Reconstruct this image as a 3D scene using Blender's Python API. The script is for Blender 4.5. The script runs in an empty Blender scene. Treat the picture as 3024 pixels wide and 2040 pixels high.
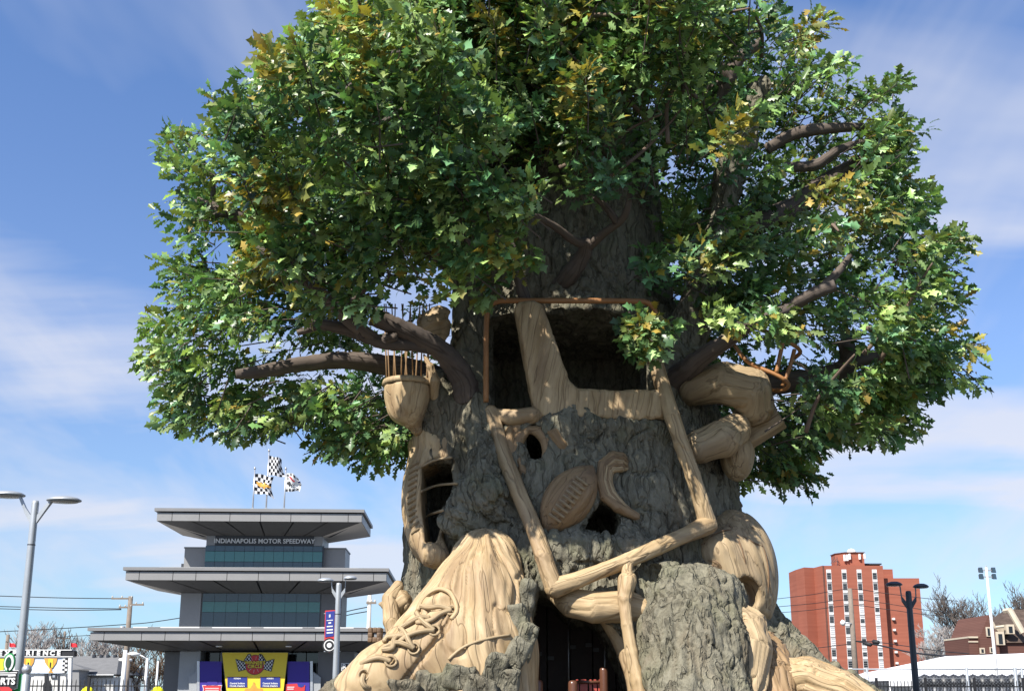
import bpy, math, random
import numpy as np
from mathutils import Vector, Matrix

random.seed(7)
rng = np.random.default_rng(11)
scene = bpy.context.scene
COL = scene.collection

# ------------------------------------------------------------------ camera
TH = math.atan(765.0 / 3261.0)            # upward pitch
FV, CX, CY = 2506.0, 1162.0, 984.0        # focal length and principal point in 2324 px wide measuring units
EYE = np.array([0.0, 0.0, 1.6])
cam_d = bpy.data.cameras.new('camera')
cam_d.sensor_width = 36.0
cam_d.lens = 36.0 * 3261.0 / 3024.0
cam_d.shift_y = 260.0 / 3024.0
cam_d.clip_start, cam_d.clip_end = 0.1, 6000.0
cam = bpy.data.objects.new('camera', cam_d)
cam.location = (0, 0, 1.6)
cam.rotation_euler = (math.pi / 2 + TH, 0, 0)
COL.objects.link(cam)
scene.camera = cam

# ------------------------------------------------------------------ light
SUN_AZ, SUN_EL = math.radians(37), math.radians(45)     # sun behind the viewer's left shoulder
sund = Vector((-math.sin(SUN_AZ) * math.cos(SUN_EL), -math.cos(SUN_AZ) * math.cos(SUN_EL), math.sin(SUN_EL)))
sl = bpy.data.lights.new('sun', 'SUN')
sl.energy = 5.0
sl.angle = math.radians(0.53)
sl.color = (1.0, 0.95, 0.87)
so = bpy.data.objects.new('sun', sl)
so.rotation_euler = sund.to_track_quat('Z', 'Y').to_euler()
COL.objects.link(so)

world = bpy.data.worlds.new('World')
scene.world = world
world.use_nodes = True
wt = world.node_tree
for n in list(wt.nodes):
    wt.nodes.remove(n)


class NT:
    """Tiny node-graph helper."""
    def __init__(s, tree):
        s.t = tree

    def n(s, typ, ins=None, **props):
        nd = s.t.nodes.new(typ)
        for k, v in props.items():
            setattr(nd, k, v)
        for k, v in (ins or {}).items():
            s.set(nd, k, v)
        return nd

    def set(s, nd, k, v):
        sock = nd.inputs[k]
        if isinstance(v, bpy.types.NodeSocket):
            s.t.links.new(v, sock)
        elif isinstance(v, bpy.types.Node):
            s.t.links.new(v.outputs[0], sock)
        else:
            if hasattr(sock, 'default_value'):
                try:
                    sock.default_value = v
                except Exception:
                    sock.default_value = tuple(v) + (1.0,)

    def math(s, op, a, b=0.0, c=0.0, clamp=False):
        nd = s.n('ShaderNodeMath', operation=op, use_clamp=clamp)
        s.set(nd, 0, a); s.set(nd, 1, b); s.set(nd, 2, c)
        return nd.outputs[0]

    def vmath(s, op, a, b=(0, 0, 0)):
        nd = s.n('ShaderNodeVectorMath', operation=op)
        s.set(nd, 0, a); s.set(nd, 1, b)
        return nd.outputs[0]

    def mix(s, f, a, b, blend='MIX'):
        nd = s.n('ShaderNodeMix', data_type='RGBA', blend_type=blend)
        s.set(nd, 0, f)
        for i, v in ((6, a), (7, b)):
            if isinstance(v, (tuple, list)) and len(v) == 3:
                v = tuple(v) + (1.0,)
            s.set(nd, i, v)
        return nd.outputs[2]

    def ramp(s, f, stops, interp='LINEAR'):
        nd = s.n('ShaderNodeValToRGB')
        cr = nd.color_ramp
        cr.interpolation = interp
        while len(cr.elements) < len(stops):
            cr.elements.new(0.5)
        for e, (p, c) in zip(cr.elements, stops):
            e.position = p
            e.color = (c, c, c, 1) if isinstance(c, (int, float)) else tuple(c) + (1,)
        s.set(nd, 0, f)
        return nd.outputs[0]

    def noise(s, vec, scale, detail=4.0, rough=0.55, dist=0.0, out=0):
        nd = s.n('ShaderNodeTexNoise', {'Scale': scale, 'Detail': detail, 'Roughness': rough, 'Distortion': dist})
        if vec is not None:
            s.set(nd, 'Vector', vec)
        return nd.outputs[out]

    def mapping(s, vec, scale=(1, 1, 1), loc=(0, 0, 0), rot=(0, 0, 0)):
        nd = s.n('ShaderNodeMapping', {'Vector': vec, 'Scale': scale, 'Location': loc, 'Rotation': rot})
        return nd.outputs[0]


W = NT(wt)
sky = W.n('ShaderNodeTexSky', sky_type='NISHITA', sun_disc=False)
sky.sun_elevation = SUN_EL
sky.sun_rotation = math.pi + SUN_AZ
sky.altitude = 200
sky.air_density = 1.0
sky.dust_density = 0.3
sky.ozone_density = 2.2
tc = W.n('ShaderNodeTexCoord').outputs['Generated']
sep = W.n('ShaderNodeSeparateXYZ', {0: tc})
elev = sep.outputs['Z']
# cirrus: soft lavender banks low down, thin streaks higher up
inv = W.math('DIVIDE', 1.0, W.math('ADD', W.math('MAXIMUM', elev, 0.0), 0.22))
flat = W.n('ShaderNodeCombineXYZ', {0: W.math('MULTIPLY', sep.outputs['X'], inv),
                                    1: W.math('MULTIPLY', sep.outputs['Y'], inv), 2: 0.0}).outputs[0]
c1 = W.noise(W.mapping(flat, (0.62, 1.5, 1), (2.5, 6.5, 0), (0, 0, 0.1)), 1.3, 5, 0.5, 0.3)
c2 = W.noise(W.mapping(flat, (1.5, 0.55, 1), (2.2, 5.0, 0), (0, 0, 0.75)), 1.5, 5, 0.58, 0.35)
m1 = W.ramp(c1, [(0.49, 0.0), (0.66, 1.0)])
m2 = W.ramp(c2, [(0.42, 0.0), (0.72, 0.85)])
mask = W.math('ADD', m1, m2, clamp=True)
fade = W.ramp(elev, [(0.0, 0.55), (0.18, 0.85), (0.42, 0.66), (0.7, 0.5)])
mask = W.math('MULTIPLY', mask, fade)
tint = W.mix(1.0, sky.outputs[0], W.ramp(elev, [(0.0, (0.34, 0.49, 0.75)), (0.083, (0.46, 0.55, 0.66)), (0.185, (0.60, 0.64, 0.73)), (0.3, (0.68, 0.71, 0.83)), (0.6, (0.60, 0.73, 0.92))]), 'MULTIPLY')
tint = W.mix(1.0, tint, (1.42, 1.42, 1.42), 'MULTIPLY')
cloudc = W.mix(W.ramp(elev, [(0.12, 0.0), (0.45, 1.0)]), (5.0, 5.1, 5.7, 1.0), (4.7, 4.9, 5.6, 1.0))
skyc = W.mix(mask, tint, cloudc)
bg = W.n('ShaderNodeBackground', {'Color': skyc, 'Strength': 0.093})
wo = W.n('ShaderNodeOutputWorld', {'Surface': bg.outputs[0]})

vs = scene.view_settings
vs.view_transform = 'Standard'
vs.look = 'None'
vs.gamma = 1.0
vs.exposure = 0.8
vs.use_curve_mapping = False


# ------------------------------------------------------------------ measuring helpers
_c, _s = math.cos(TH), math.sin(TH)


def ray(vx, vy):
    xc, yc = (vx - CX) / FV, (CY - vy) / FV
    return np.array([xc, _c - yc * _s, _s + yc * _c])


def V(vx, vy, Y):
    """A point seen at (vx, vy) of the photograph that stands at distance Y."""
    d = ray(vx, vy)
    return EYE + d * (Y / d[1])


def project(P):
    q = np.asarray(P, float) - EYE
    dep = q[..., 1] * _c + q[..., 2] * _s
    up = -q[..., 1] * _s + q[..., 2] * _c
    return CX + FV * q[..., 0] / dep, CY - FV * up / dep


def px(Y):
    """Metres per measuring unit at distance Y."""
    return Y / FV


# ------------------------------------------------------------------ object helpers
def tag(o, label=None, cat=None, group=None, kind=None):
    if label: o['label'] = label
    if cat: o['category'] = cat
    if group: o['group'] = group
    if kind: o['kind'] = kind
    return o


def empty(name, loc=(0, 0, 0), rz=0.0):
    o = bpy.data.objects.new(name, None)
    o.location = loc
    o.rotation_euler = (0, 0, rz)
    o.empty_display_size = 0.2
    COL.objects.link(o)
    return o


def link(name, me, m=None, parent=None, loc=None, rot=None, scale=None):
    if m is not None and len(me.materials) == 0:
        me.materials.append(m)
    o = bpy.data.objects.new(name, me)
    COL.objects.link(o)
    if loc is not None: o.location = loc
    if rot is not None: o.rotation_euler = rot
    if scale is not None: o.scale = scale
    if parent is not None:
        o.parent = parent
    return o


def wlink(name, me, m, parent):
    """Mesh given in world coordinates under a parent empty that is only translated."""
    o = link(name, me, m, parent)
    p, off = parent, Vector((0, 0, 0))
    while p is not None:
        off += Vector(p.location)
        p = p.parent
    o.location = -off
    return o


def np_mesh(name, verts, faces, smooth=True):
    """verts (n,3); faces (m,3) or (m,4) int array."""
    me = bpy.data.meshes.new(name)
    verts = np.asarray(verts, np.float32)
    faces = np.asarray(faces, np.int32)
    k = faces.shape[1]
    me.vertices.add(len(verts))
    me.vertices.foreach_set('co', verts.ravel())
    me.loops.add(faces.size)
    me.loops.foreach_set('vertex_index', faces.ravel())
    me.polygons.add(len(faces))
    me.polygons.foreach_set('loop_start', np.arange(0, faces.size, k, dtype=np.int32))
    me.polygons.foreach_set('loop_total', np.full(len(faces), k, np.int32))
    if smooth:
        me.polygons.foreach_set('use_smooth', np.ones(len(faces), bool))
    me.update(calc_edges=True)
    return me


def set_vec(me, name, arr):
    a = me.attributes.new(name, 'FLOAT_VECTOR', 'POINT')
    a.data.foreach_set('vector', np.asarray(arr, np.float32).ravel())


def set_col(me, name, arr):
    a = me.attributes.new(name, 'FLOAT_COLOR', 'POINT')
    c = np.ones((len(arr), 4), np.float32)
    c[:, :arr.shape[1]] = arr
    a.data.foreach_set('color', c.ravel())


class MB:
    """Collects simple shapes into one mesh."""
    def __init__(s):
        s.v, s.f, s.g = [], [], []
        s.uv = None

    def add(s, vs, fs, gs=None):
        o = len(s.v)
        s.v += [tuple(map(float, p)) for p in vs]
        s.f += [tuple(i + o for i in f) for f in fs]
        s.g += [tuple(map(float, p)) for p in (gs if gs is not None else vs)]
        return s

    def box(s, a, b):
        (x0, y0, z0), (x1, y1, z1) = a, b
        vs = [(x0, y0, z0), (x1, y0, z0), (x1, y1, z0), (x0, y1, z0), (x0, y0, z1), (x1, y0, z1), (x1, y1, z1), (x0, y1, z1)]
        return s.add(vs, [(0, 3, 2, 1), (4, 5, 6, 7), (0, 1, 5, 4), (1, 2, 6, 5), (2, 3, 7, 6), (3, 0, 4, 7)])

    def prism(s, poly, y0, y1):
        """poly = [(x, z)...] extruded between y0 and y1."""
        n = len(poly)
        area = sum(poly[i][0] * poly[(i + 1) % n][1] - poly[(i + 1) % n][0] * poly[i][1] for i in range(n))
        if area < 0:
            poly = poly[::-1]
        vs = [(x, y0, z) for x, z in poly] + [(x, y1, z) for x, z in poly]
        fs = [tuple(range(n)), tuple(range(2 * n - 1, n - 1, -1))]
        fs += [(i, i + n, (i + 1) % n + n, (i + 1) % n) for i in range(n)]
        return s.add(vs, fs)

    def quad(s, a, b, c, d):
        return s.add([a, b, c, d], [(0, 1, 2, 3)])

    def tube(s, pts, radii, seg=8, cap=True, wob=0.0, seed=0):
        P = [np.array(p, float) for p in pts]
        n = len(P)
        R = radii if isinstance(radii, (list, tuple, np.ndarray)) else [radii] * n
        r_ = np.random.default_rng(seed)
        vs, gs, fs = [], [], []
        t0 = P[1] - P[0]
        t0 /= np.linalg.norm(t0) + 1e-9
        ref = np.array([0, 0, 1.0]) if abs(t0[2]) < 0.9 else np.array([1.0, 0, 0])
        u = np.cross(t0, ref); u /= np.linalg.norm(u)
        L = 0.0
        for i in range(n):
            t = P[min(i + 1, n - 1)] - P[max(i - 1, 0)]
            t /= np.linalg.norm(t) + 1e-9
            u = u - t * np.dot(u, t); u /= np.linalg.norm(u) + 1e-9
            w = np.cross(t, u)
            if i: L += np.linalg.norm(P[i] - P[i - 1])
            for k in range(seg):
                a = 2 * math.pi * k / seg
                rr = R[i] * (1 + wob * r_.uniform(-1, 1))
                vs.append(P[i] + rr * (math.cos(a) * u + math.sin(a) * w))
                gs.append((math.cos(a) * 0.1 + seed * 1.37, math.sin(a) * 0.1, L))
        for i in range(n - 1):
            for k in range(seg):
                a, b = i * seg + k, i * seg + (k + 1) % seg
                fs.append((a, b, b + seg, a + seg))
        if cap:
            fs.append(tuple(range(seg - 1, -1, -1)))
            fs.append(tuple(range((n - 1) * seg, n * seg)))
        return s.add(vs, fs, gs)

    def lathe(s, prof, c=(0, 0, 0), seg=16, sy=1.0):
        """prof = [(r, z)...] about the vertical through c."""
        vs, fs = [], []
        for r, z in prof:
            for k in range(seg):
                a = 2 * math.pi * k / seg
                vs.append((c[0] + r * math.cos(a), c[1] + sy * r * math.sin(a), c[2] + z))
        for i in range(len(prof) - 1):
            for k in range(seg):
                a, b = i * seg + k, i * seg + (k + 1) % seg
                fs.append((a, b, b + seg, a + seg))
        fs.append(tuple(range(seg - 1, -1, -1)))
        fs.append(tuple(range((len(prof) - 1) * seg, len(prof) * seg)))
        return s.add(vs, fs)

    def mesh(s, name, smooth=False, grain=False):
        me = bpy.data.meshes.new(name)
        me.from_pydata(s.v, [], s.f)
        if smooth:
            me.polygons.foreach_set('use_smooth', np.ones(len(me.polygons), bool))
        if grain:
            set_vec(me, 'grain', np.array(s.g))
        me.update()
        return me

    def build(s, name, m, parent=None, smooth=False, grain=False):
        if parent is None:
            return link(name, s.mesh(name, smooth, grain), m)
        return wlink(name, s.mesh(name, smooth, grain), m, parent)


def catmull(pts, k=6):
    P = np.array(pts, float)
    out = []
    n = len(P)
    for i in range(n - 1):
        p0, p1, p2, p3 = P[max(i - 1, 0)], P[i], P[i + 1], P[min(i + 2, n - 1)]
        for j in range(k):
            t = j / k
            out.append(0.5 * (2 * p1 + (p2 - p0) * t + (2 * p0 - 5 * p1 + 4 * p2 - p3) * t * t + (3 * p1 - p0 - 3 * p2 + p3) * t ** 3))
    out.append(P[-1])
    return np.array(out)


# ------------------------------------------------------------------ vectorised noise
_perm = np.random.default_rng(5).random((64, 64, 64)).astype(np.float32) * 2 - 1


def vnoise(P):
    """Smooth value noise in [-1, 1] at (n, 3) points."""
    P = np.asarray(P, np.float32)
    i = np.floor(P).astype(np.int32)
    f = P - i
    f = f * f * f * (f * (f * 6 - 15) + 10)
    i &= 63
    j = (i + 1) & 63
    x0, y0, z0, x1, y1, z1 = i[:, 0], i[:, 1], i[:, 2], j[:, 0], j[:, 1], j[:, 2]
    fx, fy, fz = f[:, 0], f[:, 1], f[:, 2]
    g = _perm
    a = g[x0, y0, z0] * (1 - fx) + g[x1, y0, z0] * fx
    b = g[x0, y1, z0] * (1 - fx) + g[x1, y1, z0] * fx
    c = g[x0, y0, z1] * (1 - fx) + g[x1, y0, z1] * fx
    d = g[x0, y1, z1] * (1 - fx) + g[x1, y1, z1] * fx
    return (a * (1 - fy) + b * fy) * (1 - fz) + (c * (1 - fy) + d * fy) * fz


def fbm(P, oct=3):
    P = np.asarray(P, np.float32)
    s, a, t = 0, 1.0, 0.0
    for k in range(oct):
        s = s + a * vnoise(P * (2.03 ** k) + 17.3 * k)
        t += a
        a *= 0.5
    return s / t


def sstep(a, b, x):
    t = np.clip((x - a) / (b - a), 0, 1)
    return t * t * (3 - 2 * t)


# ------------------------------------------------------------------ signed distance modelling
def smin(a, b, k):
    h = np.clip(0.5 + 0.5 * (b - a) / k, 0, 1)
    return b * (1 - h) + a * h - k * h * (1 - h)


def smax(a, b, k):
    return -smin(-a, -b, k)


def d_ball(P, c, r):
    return np.sqrt(((P - np.asarray(c, np.float32)) ** 2).sum(1)) - r


def d_ell(P, c, r, R=None):
    q = P - np.asarray(c, np.float32)
    if R is not None:
        q = q @ np.asarray(R, np.float32)
    r = np.asarray(r, np.float32)
    k0 = np.sqrt(((q / r) ** 2).sum(1))
    k1 = np.sqrt(((q / (r * r)) ** 2).sum(1))
    return k0 * (k0 - 1) / np.maximum(k1, 1e-6)


def d_cone(P, a, b, ra, rb):
    """Capsule whose radius runs from ra to rb."""
    a, b = np.asarray(a, np.float32), np.asarray(b, np.float32)
    ab = b - a
    t = np.clip(((P - a) @ ab) / (ab @ ab), 0, 1)
    q = P - a - t[:, None] * ab
    return np.sqrt((q * q).sum(1)) - (ra + (rb - ra) * t)


def d_path(P, pts, radii, k=0.03):
    d = None
    for i in range(len(pts) - 1):
        e = d_cone(P, pts[i], pts[i + 1], radii[i], radii[i + 1])
        d = e if d is None else smin(d, e, k)
    return d


def d_box(P, c, h, R=None, r=0.03):
    q = P - np.asarray(c, np.float32)
    if R is not None:
        q = q @ np.asarray(R, np.float32)
    q = np.abs(q) - (np.asarray(h, np.float32) - r)
    return np.sqrt((np.maximum(q, 0) ** 2).sum(1)) + np.minimum(q.max(1), 0) - r


def frame(zdir, xhint=(1, 0, 0)):
    """Rotation matrix whose columns are local axes with z along zdir (P @ R gives local coordinates)."""
    z = np.array(zdir, float); z /= np.linalg.norm(z)
    x = np.array(xhint, float); x = x - z * (x @ z); x /= np.linalg.norm(x)
    return np.stack([x, np.cross(z, x), z], 1)


def sdf_net(f, lo, hi, h, B=4, margin=1.6):
    """Surface-net mesh of f(P) = 0 inside the box lo..hi with cells of size h."""
    lo = np.asarray(lo, float); hi = np.asarray(hi, float)
    nb = np.maximum(np.ceil((hi - lo) / (h * B)).astype(int), 1)
    ax = [lo[k] + (np.arange(nb[k]) + 0.5) * h * B for k in range(3)]
    G = np.stack(np.meshgrid(*ax, indexing='ij'), -1).reshape(-1, 3).astype(np.float32)
    D = f(G).reshape(nb)
    S = np.repeat(np.repeat(np.repeat(np.sign(D).astype(np.float32), B, 0), B, 1), B, 2)
    act = np.argwhere(np.abs(D) < h * B * 0.87 * margin)
    off = np.stack(np.meshgrid(*[np.arange(B)] * 3, indexing='ij'), -1).reshape(-1, 3)
    for c0 in range(0, len(act), 6000):
        idx = (act[c0:c0 + 6000, None, :] * B + off[None]).reshape(-1, 3)
        P = (lo + (idx + 0.5) * h).astype(np.float32)
        S[idx[:, 0], idx[:, 1], idx[:, 2]] = f(P)
    S[S == 0] = 1e-6
    neg = S < 0
    sh = tuple(n - 1 for n in S.shape)
    cnt = np.zeros(sh, np.int8)
    cor = [(i, j, k) for i in (0, 1) for j in (0, 1) for k in (0, 1)]
    for i, j, k in cor:
        cnt += neg[i:i + sh[0], j:j + sh[1], k:k + sh[2]]
    cells = np.argwhere((cnt > 0) & (cnt < 8))
    ids = np.full(sh, -1, np.int32)
    ids[cells[:, 0], cells[:, 1], cells[:, 2]] = np.arange(len(cells))
    acc = np.zeros((len(cells), 3), np.float32)
    num = np.zeros(len(cells), np.float32)
    vals = {c: S[cells[:, 0] + c[0], cells[:, 1] + c[1], cells[:, 2] + c[2]] for c in cor}
    for a in cor:
        for k in range(3):
            if a[k] == 0:
                b = list(a); b[k] = 1; b = tuple(b)
                va, vb = vals[a], vals[b]
                m = (va < 0) != (vb < 0)
                t = np.where(m, va / (va - vb + 1e-12), 0)
                p = np.tile(np.array(a, np.float32), (len(cells), 1))
                p[:, k] = t
                acc += np.where(m[:, None], p, 0)
                num += m
    verts = lo + (cells + 0.5 + acc / num[:, None]) * h
    quads = []
    for k in range(3):
        u, w = (k + 1) % 3, (k + 2) % 3
        sl0 = [slice(None)] * 3; sl1 = [slice(None)] * 3
        sl0[k] = slice(0, -1); sl1[k] = slice(1, None)
        A, Bn = neg[tuple(sl0)], neg[tuple(sl1)]
        e = np.argwhere(A != Bn)
        ok = (e[:, u] > 0) & (e[:, w] > 0) & (e[:, u] < sh[u]) & (e[:, w] < sh[w])
        e = e[ok]
        flip = ~A[e[:, 0], e[:, 1], e[:, 2]]
        q = []
        for du, dw in ((1, 1), (0, 1), (0, 0), (1, 0)):
            c = e.copy(); c[:, u] -= du; c[:, w] -= dw
            q.append(ids[c[:, 0], c[:, 1], c[:, 2]])
        q = np.stack(q, 1)
        q[flip] = q[flip][:, ::-1]
        quads.append(q)
    q = np.concatenate(quads)
    return verts, q[(q >= 0).all(1)]


def vnormals(v, q):
    n = np.cross(v[q[:, 2]] - v[q[:, 0]], v[q[:, 3]] - v[q[:, 1]])
    N = np.zeros_like(v)
    for k in range(4):
        for c in range(3):
            N[:, c] += np.bincount(q[:, k], n[:, c], len(v))
    return N / (np.linalg.norm(N, axis=1, keepdims=True) + 1e-9)


def march(f, vx, vy, y0=9.0, y1=26.0):
    """First point of the solid f met by the sight line through (vx, vy)."""
    d = ray(vx, vy); d = d / np.linalg.norm(d)
    t = y0
    for _ in range(120):
        p = EYE + d * t
        s = float(f(p[None].astype(np.float32))[0])
        if s < 0.004: break
        t += max(s * 0.7, 0.004)
        if t > y1 + 3: break
    return EYE + d * t

# ------------------------------------------------------------------ materials
MAT = {}


def newmat(name):
    m = bpy.data.materials.new(name)
    m.use_nodes = True
    for n in list(m.node_tree.nodes):
        m.node_tree.nodes.remove(n)
    g = NT(m.node_tree)
    MAT[name] = m
    return m, g


def finish(g, shader, disp=None):
    o = g.n('ShaderNodeOutputMaterial', {'Surface': shader})
    return o


def principled(g, col, rough=0.6, spec=0.4, metal=0.0, normal=None, **kw):
    b = g.n('ShaderNodeBsdfPrincipled')
    if isinstance(col, tuple) and len(col) == 3:
        col = col + (1.0,)
    g.set(b, 'Base Color', col)
    g.set(b, 'Roughness', rough)
    g.set(b, 'Specular IOR Level', spec)
    g.set(b, 'Metallic', metal)
    if normal is not None:
        g.set(b, 'Normal', normal)
    return b.outputs[0]


def bump(g, h, strength=0.4, dist=0.03, normal=None):
    b = g.n('ShaderNodeBump', {'Height': h, 'Strength': strength, 'Distance': dist})
    if normal is not None:
        g.set(b, 'Normal', normal)
    return b.outputs[0]


def simple(name, col, rough=0.55, spec=0.4, metal=0.0, var=0.12, scale=3.0, bmp=0.0):
    """Painted or plain surface with slight mottling and grime."""
    m, g = newmat(name)
    tc = g.n('ShaderNodeTexCoord').outputs['Object']
    nz = g.noise(tc, scale, 5, 0.6)
    nz2 = g.noise(tc, scale * 9, 3, 0.6)
    f = g.math('ADD', g.math('MULTIPLY', nz, 0.7), g.math('MULTIPLY', nz2, 0.3))
    lo = tuple(c * (1 - var) for c in col)
    hi = tuple(min(c * (1 + var), 1) for c in col)
    c = g.mix(g.ramp(f, [(0.3, 0.0), (0.7, 1.0)]), lo, hi)
    r = g.math('ADD', rough - 0.08, g.math('MULTIPLY', nz, 0.16))
    nrm = bump(g, nz2, bmp, 0.01) if bmp else None
    finish(g, principled(g, c, r, spec, metal, nrm))
    return m


def bark_mat(name, c0, c1, c2):
    m, g = newmat(name)
    tc = g.n('ShaderNodeTexCoord').outputs['Object']
    warp = g.noise(tc, 1.7, 3, 0.5, out=1)
    vm = g.n('ShaderNodeVectorMath', {0: warp, 1: (0.28, 0.28, 0.28)}, operation='MULTIPLY').outputs[0]
    w = g.vmath('ADD', tc, vm)
    rd = g.noise(g.mapping(w, (5.5, 5.5, 1.7)), 1.0, 3, 0.5)
    crack = g.ramp(g.math('ABSOLUTE', g.math('SUBTRACT', rd, 0.5)), [(0.0, 0.0), (0.045, 1.0)])
    fine = g.noise(g.mapping(w, (1, 1, 0.45)), 18, 6, 0.68)
    big = g.noise(tc, 0.9, 4, 0.6)
    col = g.mix(g.ramp(big, [(0.35, 0.0), (0.65, 1.0)]), c0, c1)
    col = g.mix(g.math('MULTIPLY', g.ramp(fine, [(0.42, 0.0), (0.7, 1.0)]), 0.55), col, c2)
    moss = g.noise(tc, 2.1, 3, 0.6)
    col = g.mix(g.math('MULTIPLY', g.ramp(moss, [(0.5, 0.0), (0.7, 1.0)]), 0.45), col, (0.15, 0.155, 0.085))
    rust = g.noise(g.mapping(tc, (1.6, 1.6, 0.35), (3, 8, 1)), 1.0, 4, 0.6)
    col = g.mix(g.math('MULTIPLY', g.ramp(rust, [(0.52, 0.0), (0.68, 1.0)]), 0.5), col, (0.17, 0.125, 0.08))
    gap = g.math('MULTIPLY', g.math('SUBTRACT', 1.0, crack), 0.5)
    col = g.mix(gap, col, tuple(c * 0.5 for c in c0))
    h = g.math('ADD', g.math('MULTIPLY', crack, 0.5), g.math('MULTIPLY', fine, 0.9))
    nb = bump(g, h, 0.9, 0.06)
    finish(g, principled(g, col, 0.88, 0.2, 0, nb))
    return m


bark_mat('bark', (0.14, 0.128, 0.092), (0.215, 0.20, 0.147), (0.32, 0.298, 0.225))


def wood_mat(name, light, mid, dark, rough=0.6):
    """Carved wood; 'grain' is a per-vertex coordinate whose z runs along the fibres."""
    m, g = newmat(name)
    at = g.n('ShaderNodeAttribute', attribute_name='grain').outputs['Vector']
    wv = g.noise(at, 1.3, 2, 0.5, out=1)
    vm = g.n('ShaderNodeVectorMath', {0: wv, 1: (0.16, 0.16, 0.16)}, operation='MULTIPLY').outputs[0]
    at = g.vmath('ADD', at, vm)
    s1 = g.noise(g.mapping(at, (9, 9, 0.7)), 1.0, 5, 0.62)
    s2 = g.noise(g.mapping(at, (34, 34, 1.6)), 1.0, 3, 0.6)
    s3 = g.noise(at, 1.6, 4, 0.6)
    col = g.mix(g.ramp(s1, [(0.34, 0.0), (0.66, 1.0)]), mid, light)
    col = g.mix(g.math('MULTIPLY', g.ramp(s2, [(0.52, 0.0), (0.74, 1.0)]), 0.5), col, dark)
    col = g.mix(g.math('MULTIPLY', g.ramp(s3, [(0.5, 0.0), (0.72, 1.0)]), 0.55), col, tuple(c * 0.82 for c in mid))
    s4 = g.noise(g.mapping(at, (2.6, 2.6, 0.5), (9, 2, 4)), 1.0, 4, 0.6)
    col = g.mix(g.math('MULTIPLY', g.ramp(s4, [(0.5, 0.0), (0.66, 1.0)]), 0.62), col, (dark[0] * 1.45, dark[1] * 1.6, dark[2] * 1.9))
    cr = g.noise(g.mapping(at, (6.5, 6.5, 0.34), (5, 3, 1)), 1.0, 2, 0.4)
    crack = g.ramp(g.math('ABSOLUTE', g.math('SUBTRACT', cr, 0.5)), [(0.0, 0.0), (0.018, 1.0)])
    col = g.mix(g.math('MULTIPLY', g.math('SUBTRACT', 1.0, crack), 0.5), col, tuple(c * 0.5 for c in dark))
    h = g.math('ADD', g.math('MULTIPLY', s1, 0.6), g.math('ADD', g.math('MULTIPLY', s2, 0.25), g.math('MULTIPLY', crack, 0.5)))
    nb = bump(g, h, 0.55, 0.03)
    finish(g, principled(g, col, rough, 0.3, 0, nb))
    return m


wood_mat('wood', (0.51, 0.385, 0.23), (0.37, 0.26, 0.135), (0.145, 0.085, 0.04))
wood_mat('wood_pale', (0.44, 0.335, 0.20), (0.33, 0.24, 0.135), (0.15, 0.10, 0.055))
wood_mat('wood_mid', (0.32, 0.215, 0.115), (0.235, 0.15, 0.075), (0.11, 0.065, 0.036))
wood_mat('wood_brown', (0.22, 0.14, 0.078), (0.16, 0.095, 0.05), (0.075, 0.045, 0.026))
wood_mat('branch_pale', (0.20, 0.145, 0.105), (0.14, 0.10, 0.075), (0.07, 0.05, 0.038), 0.85)
wood_mat('branch_bark', (0.145, 0.115, 0.093), (0.092, 0.073, 0.06), (0.045, 0.035, 0.029), 0.88)
simple('orange_pipe', (0.32, 0.15, 0.055), 0.5, 0.4, var=0.2, scale=6)
simple('rod', (0.33, 0.21, 0.11), 0.55, 0.3, var=0.25, scale=9)

# leaf: colour comes with each leaf, thin blade lets some light through
m, g = newmat('leaf')
lc = g.n('ShaderNodeAttribute', attribute_name='tone').outputs['Color']
lt = g.n('ShaderNodeTexCoord').outputs['Object']
lf = g.noise(lt, 14, 3, 0.6)
lcol = g.mix(g.ramp(lf, [(0.4, 0.0), (0.7, 0.18)]), lc, (0.22, 0.24, 0.05))
pr = principled(g, lcol, 0.38, 0.5)
tr = g.n('ShaderNodeBsdfTranslucent', {'Color': g.mix(1.0, lcol, (1.15, 1.2, 0.6), 'MULTIPLY')}).outputs[0]
ms = g.n('ShaderNodeMixShader', {0: 0.24, 1: pr, 2: tr})
finish(g, ms.outputs[0])

# ------------------------------------------------------------------ the great tree sculpture
TY = 18.0                                                # distance of the trunk axis
_sec = [(1860, 860, 1840, 3.0), (1568, 900, 1780, 2.8), (1450, 910, 1735, 2.75), (1330, 912, 1705, 2.65), (1200, 918, 1682, 2.5),
        (1100, 926, 1664, 2.42), (1000, 945, 1648, 2.3), (920, 985, 1618, 2.1), (850, 1015, 1580, 1.95), (780, 1030, 1555, 1.85),
        (700, 1040, 1530, 1.75), (550, 1050, 1505, 1.6), (400, 1060, 1490, 1.4), (250, 1150, 1420, 1.0), (100, 1210, 1370, 0.7), (-150, 1230, 1340, 0.4)]
_z = np.array([V(1300, s[0], TY)[2] for s in _sec])
_xl = np.array([V(s[1], s[0], TY)[0] for s in _sec])
_xr = np.array([V(s[2], s[0], TY)[0] for s in _sec])
_b = np.array([s[3] for s in _sec])
TX = float(V(1300, 1200, TY)[0])


def f_body(P):
    z = P[:, 2]
    l, r, b = np.interp(z, _z, _xl), np.interp(z, _z, _xr), np.interp(z, _z, _b)
    a = (r - l) / 2
    q = np.sqrt(((P[:, 0] - (l + r) / 2) / a) ** 2 + ((P[:, 1] - TY) / b) ** 2)
    d = (q - 1) * np.minimum(a, b)
    return np.maximum(d, z - (_z[-1] - 0.05)).astype(np.float32)


def pp(*pts):
    return [V(*p) for p in pts]


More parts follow.
